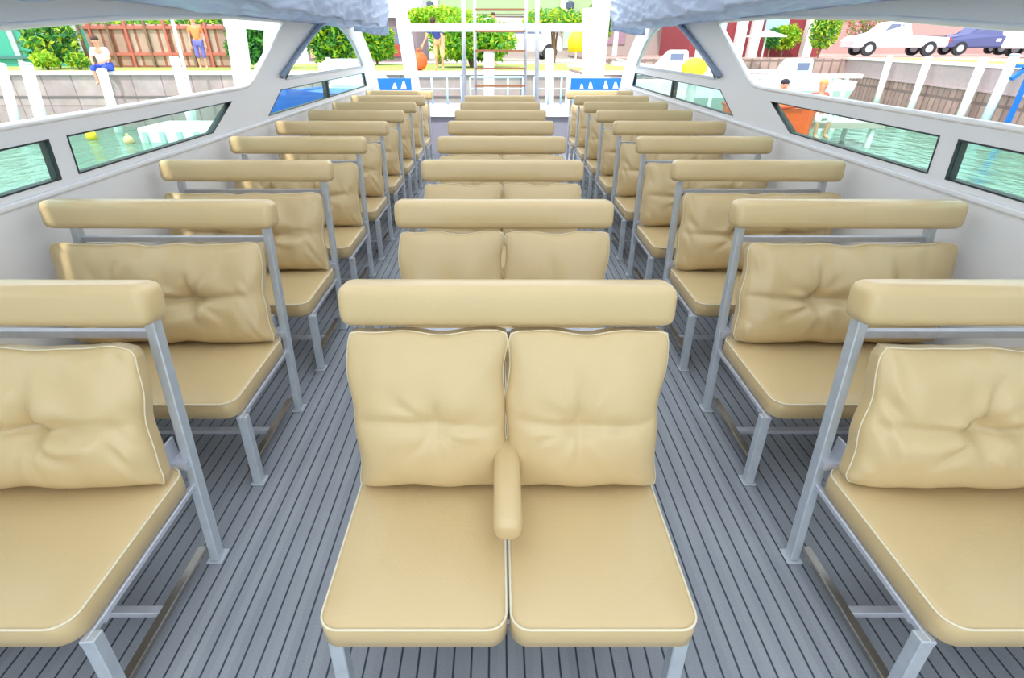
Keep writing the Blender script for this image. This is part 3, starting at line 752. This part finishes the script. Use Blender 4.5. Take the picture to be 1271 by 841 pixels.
# dark lamps hanging at the eave
for px, lab in ((533, 'left'), (708, 'right')):
    LZ = P(px, 4, 34.75).z
    root = empty('hanging_lamp', (P(px, 5, 34.75).x, 34.75, P(px, 24, 34.75).z), label='dark hanging lantern under the shelter eave, %s one' % lab, cat='lamp')
    bm = BM(); t, q = P(px, 1, 34.75), P(px, 12, 34.75); lathe(bm, [(.09, t.z), (.24, t.z - .1), (.24, q.z + .06), (.08, q.z)], (t.x, 34.75, 0), 10); child('lantern', bm, mat('dark_slate', (70, 84, 104), .5), root)
    bm = BM(); t, q = P(px, 12, 34.75), P(px, 24, 34.75); lathe(bm, [(.04, t.z), (.05, q.z + .32), (.20, q.z + .26), (.18, q.z)], (t.x, 34.75, 0), 10); child('weight', bm, mat('navy_paint', (50, 56, 92), .5), root)
    bm = BM(); box(bm, P(px, 4, 34.75).x - .04, P(px, 4, 34.75).x + .04, 34.9, 35.3, LZ - .04, LZ + .04); child('bracket', bm, STEEL2, root)
# background building behind the cars centre
simple_house('long pale store building behind the parked van', 596, 862, 20, 41, mat('pale_pink_wall', (180, 168, 164), .8), mat('pale_roof', (190, 192, 196), .7),
             [(700, 30, 722, 60, mat('pale_green_door', (190, 220, 200), .7)), (640, 28, 690, 50, mat('mauve_window', (180, 170, 190), .3)), (745, 30, 775, 55, mat('window_plum', (170, 140, 160), .3))], depth=6)

# ------------------------------------------------------------------ people (one continuous skinned body each)
def skin_mesh(verts, edges, radii, root=0, sub=1):
    me = bpy.data.meshes.new('s'); me.from_pydata(verts, edges, []); o = bpy.data.objects.new('s', me); COL.objects.link(o)
    md = o.modifiers.new('k', 'SKIN'); 
    for i, r in enumerate(radii):
        me.skin_vertices[0].data[i].radius = (r, r) if not isinstance(r, tuple) else r; me.skin_vertices[0].data[i].use_root = (i == root)
    s = o.modifiers.new('u', 'SUBSURF'); s.levels = sub; s.render_levels = sub
    dg = bpy.context.evaluated_depsgraph_get(); out = bpy.data.meshes.new_from_object(o.evaluated_get(dg))
    bpy.data.objects.remove(o); return out
def person(label, loc, rz, pose, shirt, trousers, hair=(70, 50, 40), scale=1.0, ease=.018):
    """pose: dict of joints in metres, figure facing -y"""
    J = dict(pelvis=(0, 0, .95), waist=(0, 0, 1.08), chest=(0, 0, 1.30), neck=(0, 0, 1.46), headb=(0, -.01, 1.54), head=(0, -.02, 1.64), top=(0, -.01, 1.72),
             shL=(.18, 0, 1.41), elL=(.24, .02, 1.13), wrL=(.25, -.06, .88), haL=(.25, -.08, .80),
             shR=(-.18, 0, 1.41), elR=(-.24, .02, 1.13), wrR=(-.25, -.06, .88), haR=(-.25, -.08, .80),
             hiL=(.10, 0, .90), knL=(.11, -.02, .50), anL=(.11, .02, .09), toL=(.12, -.15, .03),
             hiR=(-.10, 0, .90), knR=(-.11, -.02, .50), anR=(-.11, .02, .09), toR=(-.12, -.15, .03))
    J.update(pose)
    Rd = dict(pelvis=.125, waist=.115, chest=.135, neck=.055, headb=.075, head=.098, top=.06, shL=.06, elL=.043, wrL=.028, haL=.036, shR=.06, elR=.043, wrR=.028, haR=.036,
              hiL=.088, knL=.058, anL=.04, toL=.035, hiR=.088, knR=.058, anR=.04, toR=.035)
    E = [('pelvis', 'waist'), ('waist', 'chest'), ('chest', 'neck'), ('neck', 'headb'), ('headb', 'head'), ('head', 'top')]
    for s in 'LR': E += [('chest', 'sh' + s), ('sh' + s, 'el' + s), ('el' + s, 'wr' + s), ('wr' + s, 'ha' + s), ('pelvis', 'hi' + s), ('hi' + s, 'kn' + s), ('kn' + s, 'an' + s), ('an' + s, 'to' + s)]
    names = list(J); V = [Vector(J[n]) for n in names]; rad = [Rd[n] for n in names]; ed = [(names.index(a), names.index(b)) for a, b in E]
    for s in 'LR':
        h = Vector(J['ha' + s]); wv = (h - Vector(J['wr' + s])).normalized(); sd_ = wv.cross(Vector((0, 1, 0))); 
        if sd_.length < .1: sd_ = wv.cross(Vector((1, 0, 0)))
        sd_.normalize(); up = sd_.cross(wv)
        for k, (o_, L_) in enumerate(((-.028, .07), (-.010, .085), (.010, .08), (.028, .06))):
            i0 = len(V); V += [h + sd_ * o_ + wv * .03, h + sd_ * o_ * 1.2 + wv * (.03 + L_ * .55) + up * .01, h + sd_ * o_ * 1.2 + wv * (.03 + L_ * .9) + up * .03]; rad += [.010, .009, .007]
            ed += [(names.index('ha' + s), i0), (i0, i0 + 1), (i0 + 1, i0 + 2)]
        i0 = len(V); V += [h + sd_ * -.04 - wv * .01, h + sd_ * -.065 + wv * .03]; rad += [.011, .009]; ed += [(names.index('ha' + s), i0), (i0, i0 + 1)]
    me = skin_mesh([tuple(v) for v in V], ed, rad, 0, 2)
    root = empty('person', loc, rz, label, 'person'); root.scale = (scale,) * 3
    body = link('body', me, root, SKIN, True)
    def garment(nm, keys, extra, m, cuts=()):
        ks = [k for k in names if k in keys]; vv = [Vector(J[k]) for k in ks]; rr = [Rd[k] + extra for k in ks]; ee = [(ks.index(a), ks.index(b)) for a, b in E if a in keys and b in keys]
        for a, b, t in cuts:
            vv.append(Vector(J[a]).lerp(Vector(J[b]), t)); rr.append(Rd[a] * (1 - t) + Rd[b] * t + extra); ee.append((ks.index(a), len(vv) - 1))
        link(nm, skin_mesh([tuple(v) for v in vv], ee, rr, 0, 2), root, m, True)
    garment('shirt', {'pelvis', 'waist', 'chest', 'shL', 'shR'}, ease, shirt, [('shL', 'elL', .75), ('shR', 'elR', .75)])
    garment('trousers', {'pelvis', 'hiL', 'hiR', 'knL', 'knR'}, .02, trousers, [('knL', 'anL', .35), ('knR', 'anR', .35)])
    # hair cap and face
    hd, tp = Vector(J['head']), Vector(J['top']); ax = (tp - Vector(J['headb'])).normalized()
    fw = Vector((0, -1, 0)); fw = (fw - ax * fw.dot(ax)).normalized(); sdv = ax.cross(fw)
    bm = BM(); blob(bm, (0, 0, 0), .098, .105, .085, 2, .06, 3, 2)
    Mh = Matrix((( sdv.x, -fw.x, ax.x, 0), (sdv.y, -fw.y, ax.y, 0), (sdv.z, -fw.z, ax.z, 0), (0, 0, 0, 1)))
    bmesh.ops.transform(bm, matrix=Matrix.Translation(hd + ax * .045 - fw * .022) @ Mh, verts=bm.verts); ob('hair', bm, mat('hair_%d' % hair[0], hair, .8), root, True)
    bm = BM(); blob(bm, hd + fw * .10 - ax * .01, .013, .018, .02, 1, 0)
    for s in (-1, 1): blob(bm, hd + sdv * s * .098 - ax * .01, .012, .02, .03, 1, 0)
    ob('nose_and_ears', bm, SKIN, root, True)
    bm = BM()
    for s in (-1, 1): blob(bm, hd + fw * .088 + sdv * s * .035 + ax * .01, .011, .008, .008, 1, 0)
    ob('eyes', bm, DARKG, root, True)
    bm = BM(); blob(bm, hd + fw * .085 - ax * .05, .025, .012, .007, 1, 0); ob('mouth', bm, mat('lips', (180, 100, 90), .5), root, True)
    return root
SIT = dict(pelvis=(0, 0, .10), waist=(0, -.02, .24), chest=(0, -.06, .46), neck=(0, -.09, .62), headb=(0, -.11, .70), head=(0, -.12, .79), top=(0, -.11, .88),
           shL=(.18, -.07, .57), elL=(.25, -.14, .33), wrL=(.16, -.34, .26), haL=(.12, -.40, .24), shR=(-.18, -.07, .57), elR=(-.25, -.14, .33), wrR=(-.16, -.34, .26), haR=(-.12, -.40, .24),
           hiL=(.10, -.03, .09), knL=(.16, -.43, .12), anL=(.13, -.42, -.28), toL=(.14, -.55, -.33), hiR=(-.10, -.03, .09), knR=(-.16, -.43, .12), anR=(-.13, -.42, -.28), toR=(-.14, -.55, -.33))
p = P(131, 84, 17.4)
person('person in white top and blue trousers sitting on the left seawall edge', (p.x, 17.42, ZQ), R(8), SIT, mat('white_cotton', (246, 246, 248), .8), mat('blue_denim', (50, 84, 190), .8))
p = P(260, 80, 19)
person('person in orange top standing in front of the fence near the boat lift', (p.x, 18.6, ZQ), R(20), {}, mat('orange_cotton', (240, 140, 80), .8), mat('violet_blue_cotton', (110, 110, 190), .8), scale=.83)
BEND = dict(pelvis=(0, .02, .92), waist=(0, -.03, 1.05), chest=(0, -.20, 1.22), neck=(0, -.33, 1.32), headb=(0, -.38, 1.37), head=(0, -.44, 1.42), top=(0, -.50, 1.47),
            shL=(.18, -.26, 1.28), elL=(.24, -.32, 1.02), wrL=(.30, -.36, .80), haL=(.31, -.38, .72), shR=(-.18, -.26, 1.28), elR=(-.28, -.34, 1.02), wrR=(-.40, -.40, .80), haR=(-.44, -.42, .72),
            knL=(.13, -.05, .49), knR=(-.10, -.02, .49))
p = P(546, 82, 18.2)
person('person in blue sleeveless top bending forward on the lawn behind the frame', (p.x, 18.2, ZQ), R(-15), BEND, mat('blue_cotton', (70, 90, 180), .8), mat('khaki_cotton', (226, 190, 140), .8), scale=.9, ease=.05)
p = P(612, 70, 23)
person('person in teal top standing beside the parked van', (p.x, 23, ZQ), R(40), {}, mat('teal_cotton', (80, 170, 165), .8), mat('navy_cotton', (60, 64, 110), .8))

# orange buoy ball, yellow kayak
p = P(519, 61, 17.9)
root = empty('buoy_ball', (p.x, 17.9, ZQ), label='big orange round buoy on the lawn beside the white frame', cat='buoy')
bm = BM(); r_ = .26; blob(bm, (p.x, 17.9, ZQ + r_), r_, r_, r_, 3, .0); child('ball', bm, ORANGE, root, True)
bm = BM(); tube(bm, [(p.x, 17.9, ZQ + 2 * r_ - .01), (p.x, 17.9, ZQ + 2 * r_ + .07)], .05, 10); child('neck', bm, ORANGE, root, True)
p = P(716, 50, 21); root = empty('yellow_parasol', (p.x, 21, ZQ), label='closed yellow parasol standing behind the frame on the right', cat='parasol')
bm = BM(); t = P(716, 33, 21).z; b_ = P(716, 64, 21).z; lathe(bm, [(.05, b_ - .02), (.28, b_), (.34, b_ + .35), (.26, t - .25), (.03, t)], (p.x, 21, 0), 14); child('canopy', bm, YELLOW, root, True)
bm = BM(); tube(bm, [(p.x, 21, ZQ), (p.x, 21, t + .06)], .035, 8); lathe(bm, [(.3, ZQ - .01), (.3, ZQ + .06), (.06, ZQ + .1)], (p.x, 21, 0), 14); child('pole', bm, WHITE, root, True)

# ------------------------------------------------------------------ cars
def extrude_profile(prof, w, inset=0.):
    """closed profile in (x, z) extruded over y in -w/2..w/2"""
    bm = BM(); A_ = [bm.verts.new((x, -w / 2, z)) for x, z in prof]; B_ = [bm.verts.new((x, w / 2, z)) for x, z in prof]
    bm.faces.new(A_); bm.faces.new(B_[::-1]); n = len(prof)
    for i in range(n): bm.faces.new((A_[i], B_[i], B_[(i + 1) % n], A_[(i + 1) % n]))
    return bm
def vehicle(kind, name, label, loc, rz, body):
    root = empty(name, loc, rz, label, 'car')
    if kind == 'pickup':
        prof = [(-2.6, .45), (-2.62, .95), (-.45, 1.0), (-.40, 1.55), (-.25, 1.72), (.75, 1.75), (1.25, 1.15), (2.35, 1.02), (2.55, .85), (2.58, .40)]
        side_win = [[(-.30, 1.12), (-.28, 1.52), (.12, 1.60), (.12, 1.12)], [(.22, 1.12), (.22, 1.62), (.72, 1.62), (1.05, 1.15)]]
    else:
        prof = [(-2.3, .40), (-2.35, 1.0), (-2.1, 1.75), (-1.8, 1.9), (.9, 1.9), (1.5, 1.25), (2.2, 1.05), (2.3, .40)]
        side_win = [[(-1.9, 1.2), (-1.85, 1.65), (-.9, 1.7), (-.9, 1.2)], [(-.75, 1.2), (-.75, 1.7), (.8, 1.7), (1.15, 1.2)]]
    bm = extrude_profile(prof, 1.8); bmesh.ops.bevel(bm, geom=list(bm.edges), offset=.07, segments=3, affect='EDGES', clamp_overlap=True)
    if kind == 'pickup':
        for v in bm.verts:
            if v.co.z > 1.1: v.co.y *= .88
    ob('body', bm, body, root, False)
    if kind == 'pickup':
        bm = BM(); box(bm, -2.45, -.6, -.72, .72, .6, 1.02); ob('bed_liner', bm, DARKG, root)
    for s in (-1, 1):
        for W in side_win:
            bm = BM(); yy = s * (.80 if kind == 'pickup' else .905)
            a_ = [bm.verts.new((x, yy, z)) for x, z in W]; b_ = [bm.verts.new((x, yy - s * .03, z)) for x, z in W]
            bm.faces.new(a_); bm.faces.new(b_[::-1]); [bm.faces.new((a_[i], b_[i], b_[(i + 1) % 4], a_[(i + 1) % 4])) for i in range(4)]
            ob('side_window', bm, CARGL, root)
        for x in (-1.65, 1.6):
            bm = BM(); n = 20
            bmesh.ops.create_cone(bm, cap_ends=True, segments=24, radius1=.38, radius2=.38, depth=.24, matrix=Matrix.Translation((x, s * .80, .38)) @ Matrix.Rotation(PI / 2, 4, 'X'))
            wo = ob('wheel', bm, DARKG, root)
            bm = BM(); bmesh.ops.create_cone(bm, cap_ends=True, segments=20, radius1=.2, radius2=.2, depth=.26, matrix=Matrix.Translation((x, s * .80, .38)) @ Matrix.Rotation(PI / 2, 4, 'X'))
            ob('hubcap', bm, STEEL, wo)
        bm = BM(); box(bm, 2.45, 2.6, s * .8 - .12, s * .8 + .08, .72, .86); bev(bm, .02, 1); ob('headlight', bm, RIM, root)
        bm = BM(); box(bm, -2.66, -2.58, s * .8 - .08, s * .8 + .08, .7, .95); ob('tail_light', bm, mat('red_lens', (210, 60, 50), .3), root)
    return root
def on_right(px, Y): return Vector((P(px, 70, Y).x, Y, ZR - .02))
NAVY = mat('navy_car_paint', (84, 92, 140), .5, noise_amt=.03); WCAR = mat('white_car_paint', (236, 236, 238), .45, noise_amt=.01)
vehicle('pickup', 'pickup_truck', 'white pickup truck parked facing left above the right seawall', on_right(1102, 35.5), PI + R(-8), WCAR)
vehicle('pickup', 'pickup_truck', 'dark blue pickup truck parked right of the white pickup', on_right(1212, 38), PI + R(-10), NAVY)
vehicle('van', 'parked_van', 'white van parked at the far right edge of the view', on_right(1310, 31), PI + R(-6), WCAR)
vehicle('van', 'parked_van', 'pale van with dark windows seen through the ladder', (P(641, 70, 31.5).x, 31.5, ZQ), R(10), mat('pale_car_paint', (232, 222, 226), .35))
# small blue car behind
vehicle('pickup', 'pickup_truck', 'greyish lilac pickup parked between the dark pickup and the van', on_right(1262, 44), PI, mat('lilac_car_paint', (170, 170, 200), .35))

# ------------------------------------------------------------------ right: red building, parasol, boats
RED = mat('dark_red_render', (140, 52, 60), .7, noise_amt=.06)
Yb = 33; zb = ZR - .05
a = P(868, -20, Yb); b = P(1014, 70, Yb)
root = empty('red_building', ((a.x + b.x) / 2, Yb, zb), label='red walled building with white columns beyond the right bank', cat='building')
bm = BM(); box(bm, a.x, b.x, Yb, Yb + 6, zb - .1, 5.2); child('wall', bm, RED, root)
for px in (872, 918, 936, 1003): p = P(px, 50, Yb - .3); bm = BM(); box(bm, p.x - .22, p.x + .22, Yb - .5, Yb - .05, zb, 5.1); child('column', bm, WHITE, root)
for x0, x1 in ((953, 976), (886, 900)):
    p, q = P(x0, 18, Yb - .04), P(x1, 42, Yb - .04); bm = BM(); box(bm, p.x, q.x, Yb - .08, Yb + .02, q.z, p.z + 1.2); child('window', bm, mat('sky_blue_window', (170, 205, 240), .3), root)
bm = BM(); box(bm, a.x - .5, b.x + .5, Yb - .9, Yb + 6.5, 5.2, 5.5); child('roof', bm, WHITE, root)
for k, (px, py, w_, h_, Y_, lab) in enumerate(((1025, 34, 34, 46, 30, 'pale green tree right of the red building'), (975, 46, 34, 26, 32.2, 'yellow-green shrub in front of the red building'), (958, 48, 16, 20, 30.5, 'small dark green shrub behind the white parasol'), (1078, 30, 50, 36, 44, 'reddish green tree behind the white pickup'), (745, 26, 36, 40, 24, 'small green tree behind the thick white column'), (690, 25, 80, 22, 26.5, 'olive tree behind the right part of the shelter'))):
    c = P(px, py, Y_); rx = w_ / 2 * Y_ / F * .93; rz = h_ / 2 * Y_ / F * .93
    leaf_cloud('tree' if h_ > 30 else 'leafy_shrub', lab, c, rx, rx * .7, rz, 700, .3, [[G4, G2], [G4, G1], [G3, G2], [Gr, G2, Gr], [G2, G4], [G4, G2]][k], 30 + k, trunk=((zb if k < 4 else ZQ - .02) - c.z), cat='tree' if h_ > 30 else 'shrub')
# pinkish brick building behind the pickups
simple_house('pale pink building behind the pickups on the right', 1030, 1330, 20, 48, mat('pink_brick', (186, 150, 146), .8), mat('pale_roof', (190, 192, 196), .7), [(1060, 28, 1080, 42, mat('mauve_window', (180, 170, 190), .3))], base=zb)
def parasol(px, py, Y, rr, label, ztop_m):
    c = P(px, py, Y); root = empty('parasol', (c.x, Y, zb), label=label, cat='parasol')
    bm = BM(); n = 8; top = bm.verts.new((c.x, Y, c.z + rr * .28)); ring = [bm.verts.new((c.x + rr * math.cos(2 * PI * k / n), Y + rr * math.sin(2 * PI * k / n), c.z)) for k in range(n)]
    for k in range(n): bm.faces.new((top, ring[k], ring[(k + 1) % n]))
    o = child('canopy', bm, ztop_m, root); md = o.modifiers.new('s', 'SOLIDIFY'); md.thickness = .03
    bm = BM(); tube(bm, [(c.x, Y, zb), (c.x, Y, c.z + rr * .27)], .04, 8); child('pole', bm, WHITE, root)
parasol(951, 45, 28, .95, 'open white parasol in front of the red building', WHITE)
def boat(name, label, c, L_, W_, H_, rz, hullm, deckm, cabin=True, roof=False):
    root = empty(name, c, rz, label, 'boat')
    bm = BM(); n = 24; rings = []
    for i in range(n + 1):
        t = i / n; x = -L_ / 2 + L_ * t; wd = W_ / 2 * (1 - max(0, (t - .45) / .55) ** 2.2) * (.85 + .15 * min(1, t * 5)); wd = max(wd, .02); sh = H_ * (1 + .35 * max(0, t - .4) ** 1.5)
        rings.append([bm.verts.new((x, y, z)) for y, z in ((-wd, sh), (-wd * .86, sh * .35), (-wd * .35, -.25), (wd * .35, -.25), (wd * .86, sh * .35), (wd, sh))])
    for A_, B_ in zip(rings, rings[1:]):
        for k in range(5): bm.faces.new((A_[k], A_[k + 1], B_[k + 1], B_[k]))
        bm.faces.new((A_[5], A_[0], B_[0], B_[5]))
    bm.faces.new(rings[0]); bm.faces.new(rings[-1][::-1]); ob('hull', bm, hullm, root, False)
    bm = BM(); tube(bm, [(v[0].co.x, v[0].co.y, v[0].co.z) for v in []] or [(-L_ / 2, -W_ / 2 * .87, H_ * 1.0), (0, -W_ / 2, H_ * 1.02), (L_ * .25, -W_ / 2 * .8, H_ * 1.07), (L_ * .47, -.12, H_ * 1.2)], .035, 8); ob('rub_rail', bm, deckm, root, True)
    if cabin:
        bm = extrude_profile([(-L_ * .12, H_), (-L_ * .10, H_ + .62), (L_ * .05, H_ + .62), (L_ * .16, H_ + .05), (L_ * .16, H_)], W_ * .6); bmesh.ops.bevel(bm, geom=list(bm.edges), offset=.04, segments=2, affect='EDGES'); ob('cabin', bm, deckm, root)
        bm = BM(); box(bm, -L_ * .07, L_ * .03, -W_ * .31, W_ * .31, H_ + .3, H_ + .5); ob('cabin_window', bm, CARGL, root)
    if roof:
        bm = BM(); box(bm, -L_ * .35, L_ * .2, -W_ * .5, W_ * .5, H_ + 1.15, H_ + 1.21); bev(bm, .02, 1); ob('roof', bm, WHITE, root)
        for x in (-L_ * .3, L_ * .15):
            for s in (-1, 1): bm = BM(); tube(bm, [(x, s * W_ * .42, H_ - .05), (x, s * W_ * .42, H_ + 1.16)], .03, 8); ob('roof_post', bm, WHITE, root)
    return root
PW = mat('boat_gelcoat_white', (248, 250, 252), .25, noise_amt=.01); PALEB = mat('pale_aqua_gelcoat', (205, 232, 238), .3)
# far right: white boat with cabin in front of the right seawall, roofed boat farther away behind the arch
c = P(985, 88, 18.5); boat('motor_boat', 'white motor boat moored before the right seawall near the pillar', (c.x, 18.5, WATERZ + .82), 3.6, 1.3, .42, PI, PW, PALEB)
bm = None
dk = empty('boat_hoist', (P(1000, 92, 16.5).x, 16.5, WATERZ), label='white hoist platform on posts holding up the white motor boat', cat='boat hoist')
pa, pb = P(934, 92, 16.5), P(1068, 96, 16.5)
bm = BM(); box(bm, pa.x, pb.x, 16.4, 16.6, pa.z - .1, pa.z); child('beam', bm, WHITE, dk)
bm = BM(); box(bm, pa.x, pb.x, 20.0, 20.2, pa.z - .1, pa.z); child('beam', bm, WHITE, dk)
for px in (1052, 1036, 945):
    p = P(px, 96, 16.5)
    for yy in (16.5, 20.1):
        bm = BM(); tube(bm, [(p.x, yy, -1.2), (p.x, yy, p.z)], .06, 8); child('post', bm, WHITE, dk)
c = P(765, 86, 20); boat('motor_boat', 'white boat with a long pointed bow moored beyond the bow on the right', (c.x - .55, 16.2, WATERZ + .0), 3.2, 1.7, 1.35, PI, PW, mat('brown_rub_rail', (140, 120, 115), .5), cabin=False)
c = P(835, 86, 22); boat('motor_boat', 'white cabin boat framed by the right arched opening', (c.x + .1, 22.4, WATERZ), 4.6, 2.0, 1.45, PI + R(-15), PW, PALEB)
c = P(862, 84, 17); r0 = c
root = empty('yellow_float', (c.x, 17, WATERZ + .0), label='lumpy yellow float on a white pedestal seen through the right arched opening', cat='float')
bm = BM(); blob(bm, (c.x, 17, c.z - .02), .36, .3, .27, 3, .22, 2.2, 4); child('bag', bm, YELLOW, root, True)
bm = BM(); tube(bm, [(c.x, 17, -1.0), (c.x, 17, c.z - .1)], .16, 10); lathe(bm, [(.5, c.z - .34), (.5, c.z - .26)], (c.x, 17, 0), 16); child('pedestal', bm, WHITE, root)
# orange kayak seen through the right window
c = P(950, 134, 11.6); boat('orange_boat', 'orange boat on the water seen in the far corner of the right side window', (c.x + .1, 11.4, WATERZ + .02), 2.9, 1.25, 1.05, R(-92), ORANGE, mat('orange_red', (225, 80, 40), .4), cabin=False)
# jet ski like white boat through right window
c = P(1000, 150, 9.6); boat('dinghy', 'small white dinghy on the water seen through the right side window', (c.x + .1, 7.6, WATERZ + .02), 1.7, .8, .35, R(20), PW, PALEB, cabin=False)
# persons right
p = P(970, 118, 13.5); JZ = P(970, 100, 13.5).z - .92
person('person with dark hair in orange top sitting beyond the right rail', (p.x, 13.5, JZ + .05), R(-20), SIT, mat('orange_cotton', (240, 140, 80), .8), mat('khaki_cotton', (226, 190, 140), .8), hair=(40, 36, 50))
dkp = P(970, 131, 13.5); dkp.z = JZ
bm = BM(); box(bm, dkp.x - .9, dkp.x + 2.6, 13.42, 14.7, dkp.z - .12, dkp.z); 
root = empty('floating_jetty', (dkp.x, 13.5, WATERZ), label='low pale jetty beyond the right rail carrying the two seated people', cat='jetty')
child('deck', bm, SAND, root)
for xx in (-.7, 2.4):
    for yy in (13.55, 14.6): bm = BM(); tube(bm, [(dkp.x + xx, yy, -1.0), (dkp.x + xx, yy, dkp.z - .1)], .07, 8); child('post', bm, WHITE, root)
p = P(1012, 118, 13.6); person('person in a straw-coloured hat and red top sitting beyond the right rail', (p.x, 13.5, dkp.z + .05), R(10), SIT, mat('red_cotton', (214, 90, 90), .8), mat('white_cotton', (246, 246, 248), .8), hair=(214, 160, 100))
# left window views: floating white platform, yellow buoy, blue tarp boat
c = P(222, 152, 14.4)
root = empty('floating_platform', (c.x, 14.6, WATERZ), label='low white floating platform on the water seen through the left side window', cat='platform')
bm = BM(); box(bm, c.x - 1.1, c.x + 1.1, 14.3, 15.8, WATERZ - .1, WATERZ + .36); bev(bm, .06, 2); child('deck', bm, PW, root)
for k in range(5):
    bm = BM(); x = c.x - .9 + k * .45; box(bm, x - .06, x + .06, 14.24, 14.31, WATERZ, WATERZ + .26); child('fender', bm, mat('pale_green_fender', (190, 214, 205), .5), root)
def floatb(px, py, r, m, label):
    Y_ = 9.0; p = P(px, py, Y_); k = (1.6 - WATERZ) / (1.6 - p.z); Y_ *= k; p = P(px, py, Y_)
    root = empty('mooring_buoy', (p.x, Y_, WATERZ), label=label, cat='buoy')
    bm = BM(); blob(bm, (p.x, Y_, WATERZ + r * .6), r, r, r, 3, 0); child('ball', bm, m, root, True)
    bm = BM(); tube(bm, [(p.x, Y_, WATERZ + r * 1.5), (p.x, Y_, WATERZ + r * 2.0)], r * .25, 8); child('eye', bm, m, root, True)
floatb(115, 173, .14, YELLOW, 'yellow mooring buoy on the water seen through the left side window')
floatb(161, 178, .12, mat('peach_plastic', (240, 200, 150), .5), 'peach coloured mooring buoy right of the yellow buoy')
c = P(356, 120, 9.4)
boat('covered_boat', 'small boat under a bright blue cover seen through the far left window', (c.x - .0, 10.6, WATERZ), 3.2, .95, 1.42, R(-97), BLUE, BLUE, cabin=False)
c = P(428, 104, 13); boat('motor_boat', 'white boat seen through the far left side window', (c.x - .2, 14.6, WATERZ), 3.4, 1.6, 1.3, R(80), PW, PALEB)
# white seated bird-like cowl on the left seen in the arch: a pale tank on the lawn
c = P(408, 78, 17.8)
root = empty('white_tank', (c.x, 17.8, ZQ), label='white rounded tank on the quay framed by the left arched opening', cat='tank')
bm = BM(); lathe(bm, [(.28, ZQ - .01), (.34, ZQ + .06), (.30, ZQ + .16), (.18, ZQ + .24), (.08, ZQ + .28)], (c.x, 17.8, 0), 20); child('body', bm, WHITE, root, True)
bm = BM(); tube(bm, [(c.x, 17.8, ZQ + .26), (c.x, 17.8, ZQ + .36)], .07, 10); child('cap', bm, PALEB, root, True)
# blue frame at the far right edge
c = P(1262, 84, 14.5)
bm = BM(); bar(bm, P(1255, 98, 14.3), P(1285, 76, 14.3), .09, .09); bar(bm, P(1262, 82, 14.3), P(1300, 82, 14.3), .07, .09); bar(bm, P(1285, 76, 14.3), Vector((P(1285, 76, 14.3).x, 14.3, -1)), .09, .09)
tag(ob('blue_bracket', bm, BLUE), 'bright blue metal bracket frame at the right edge by the piles', 'frame')
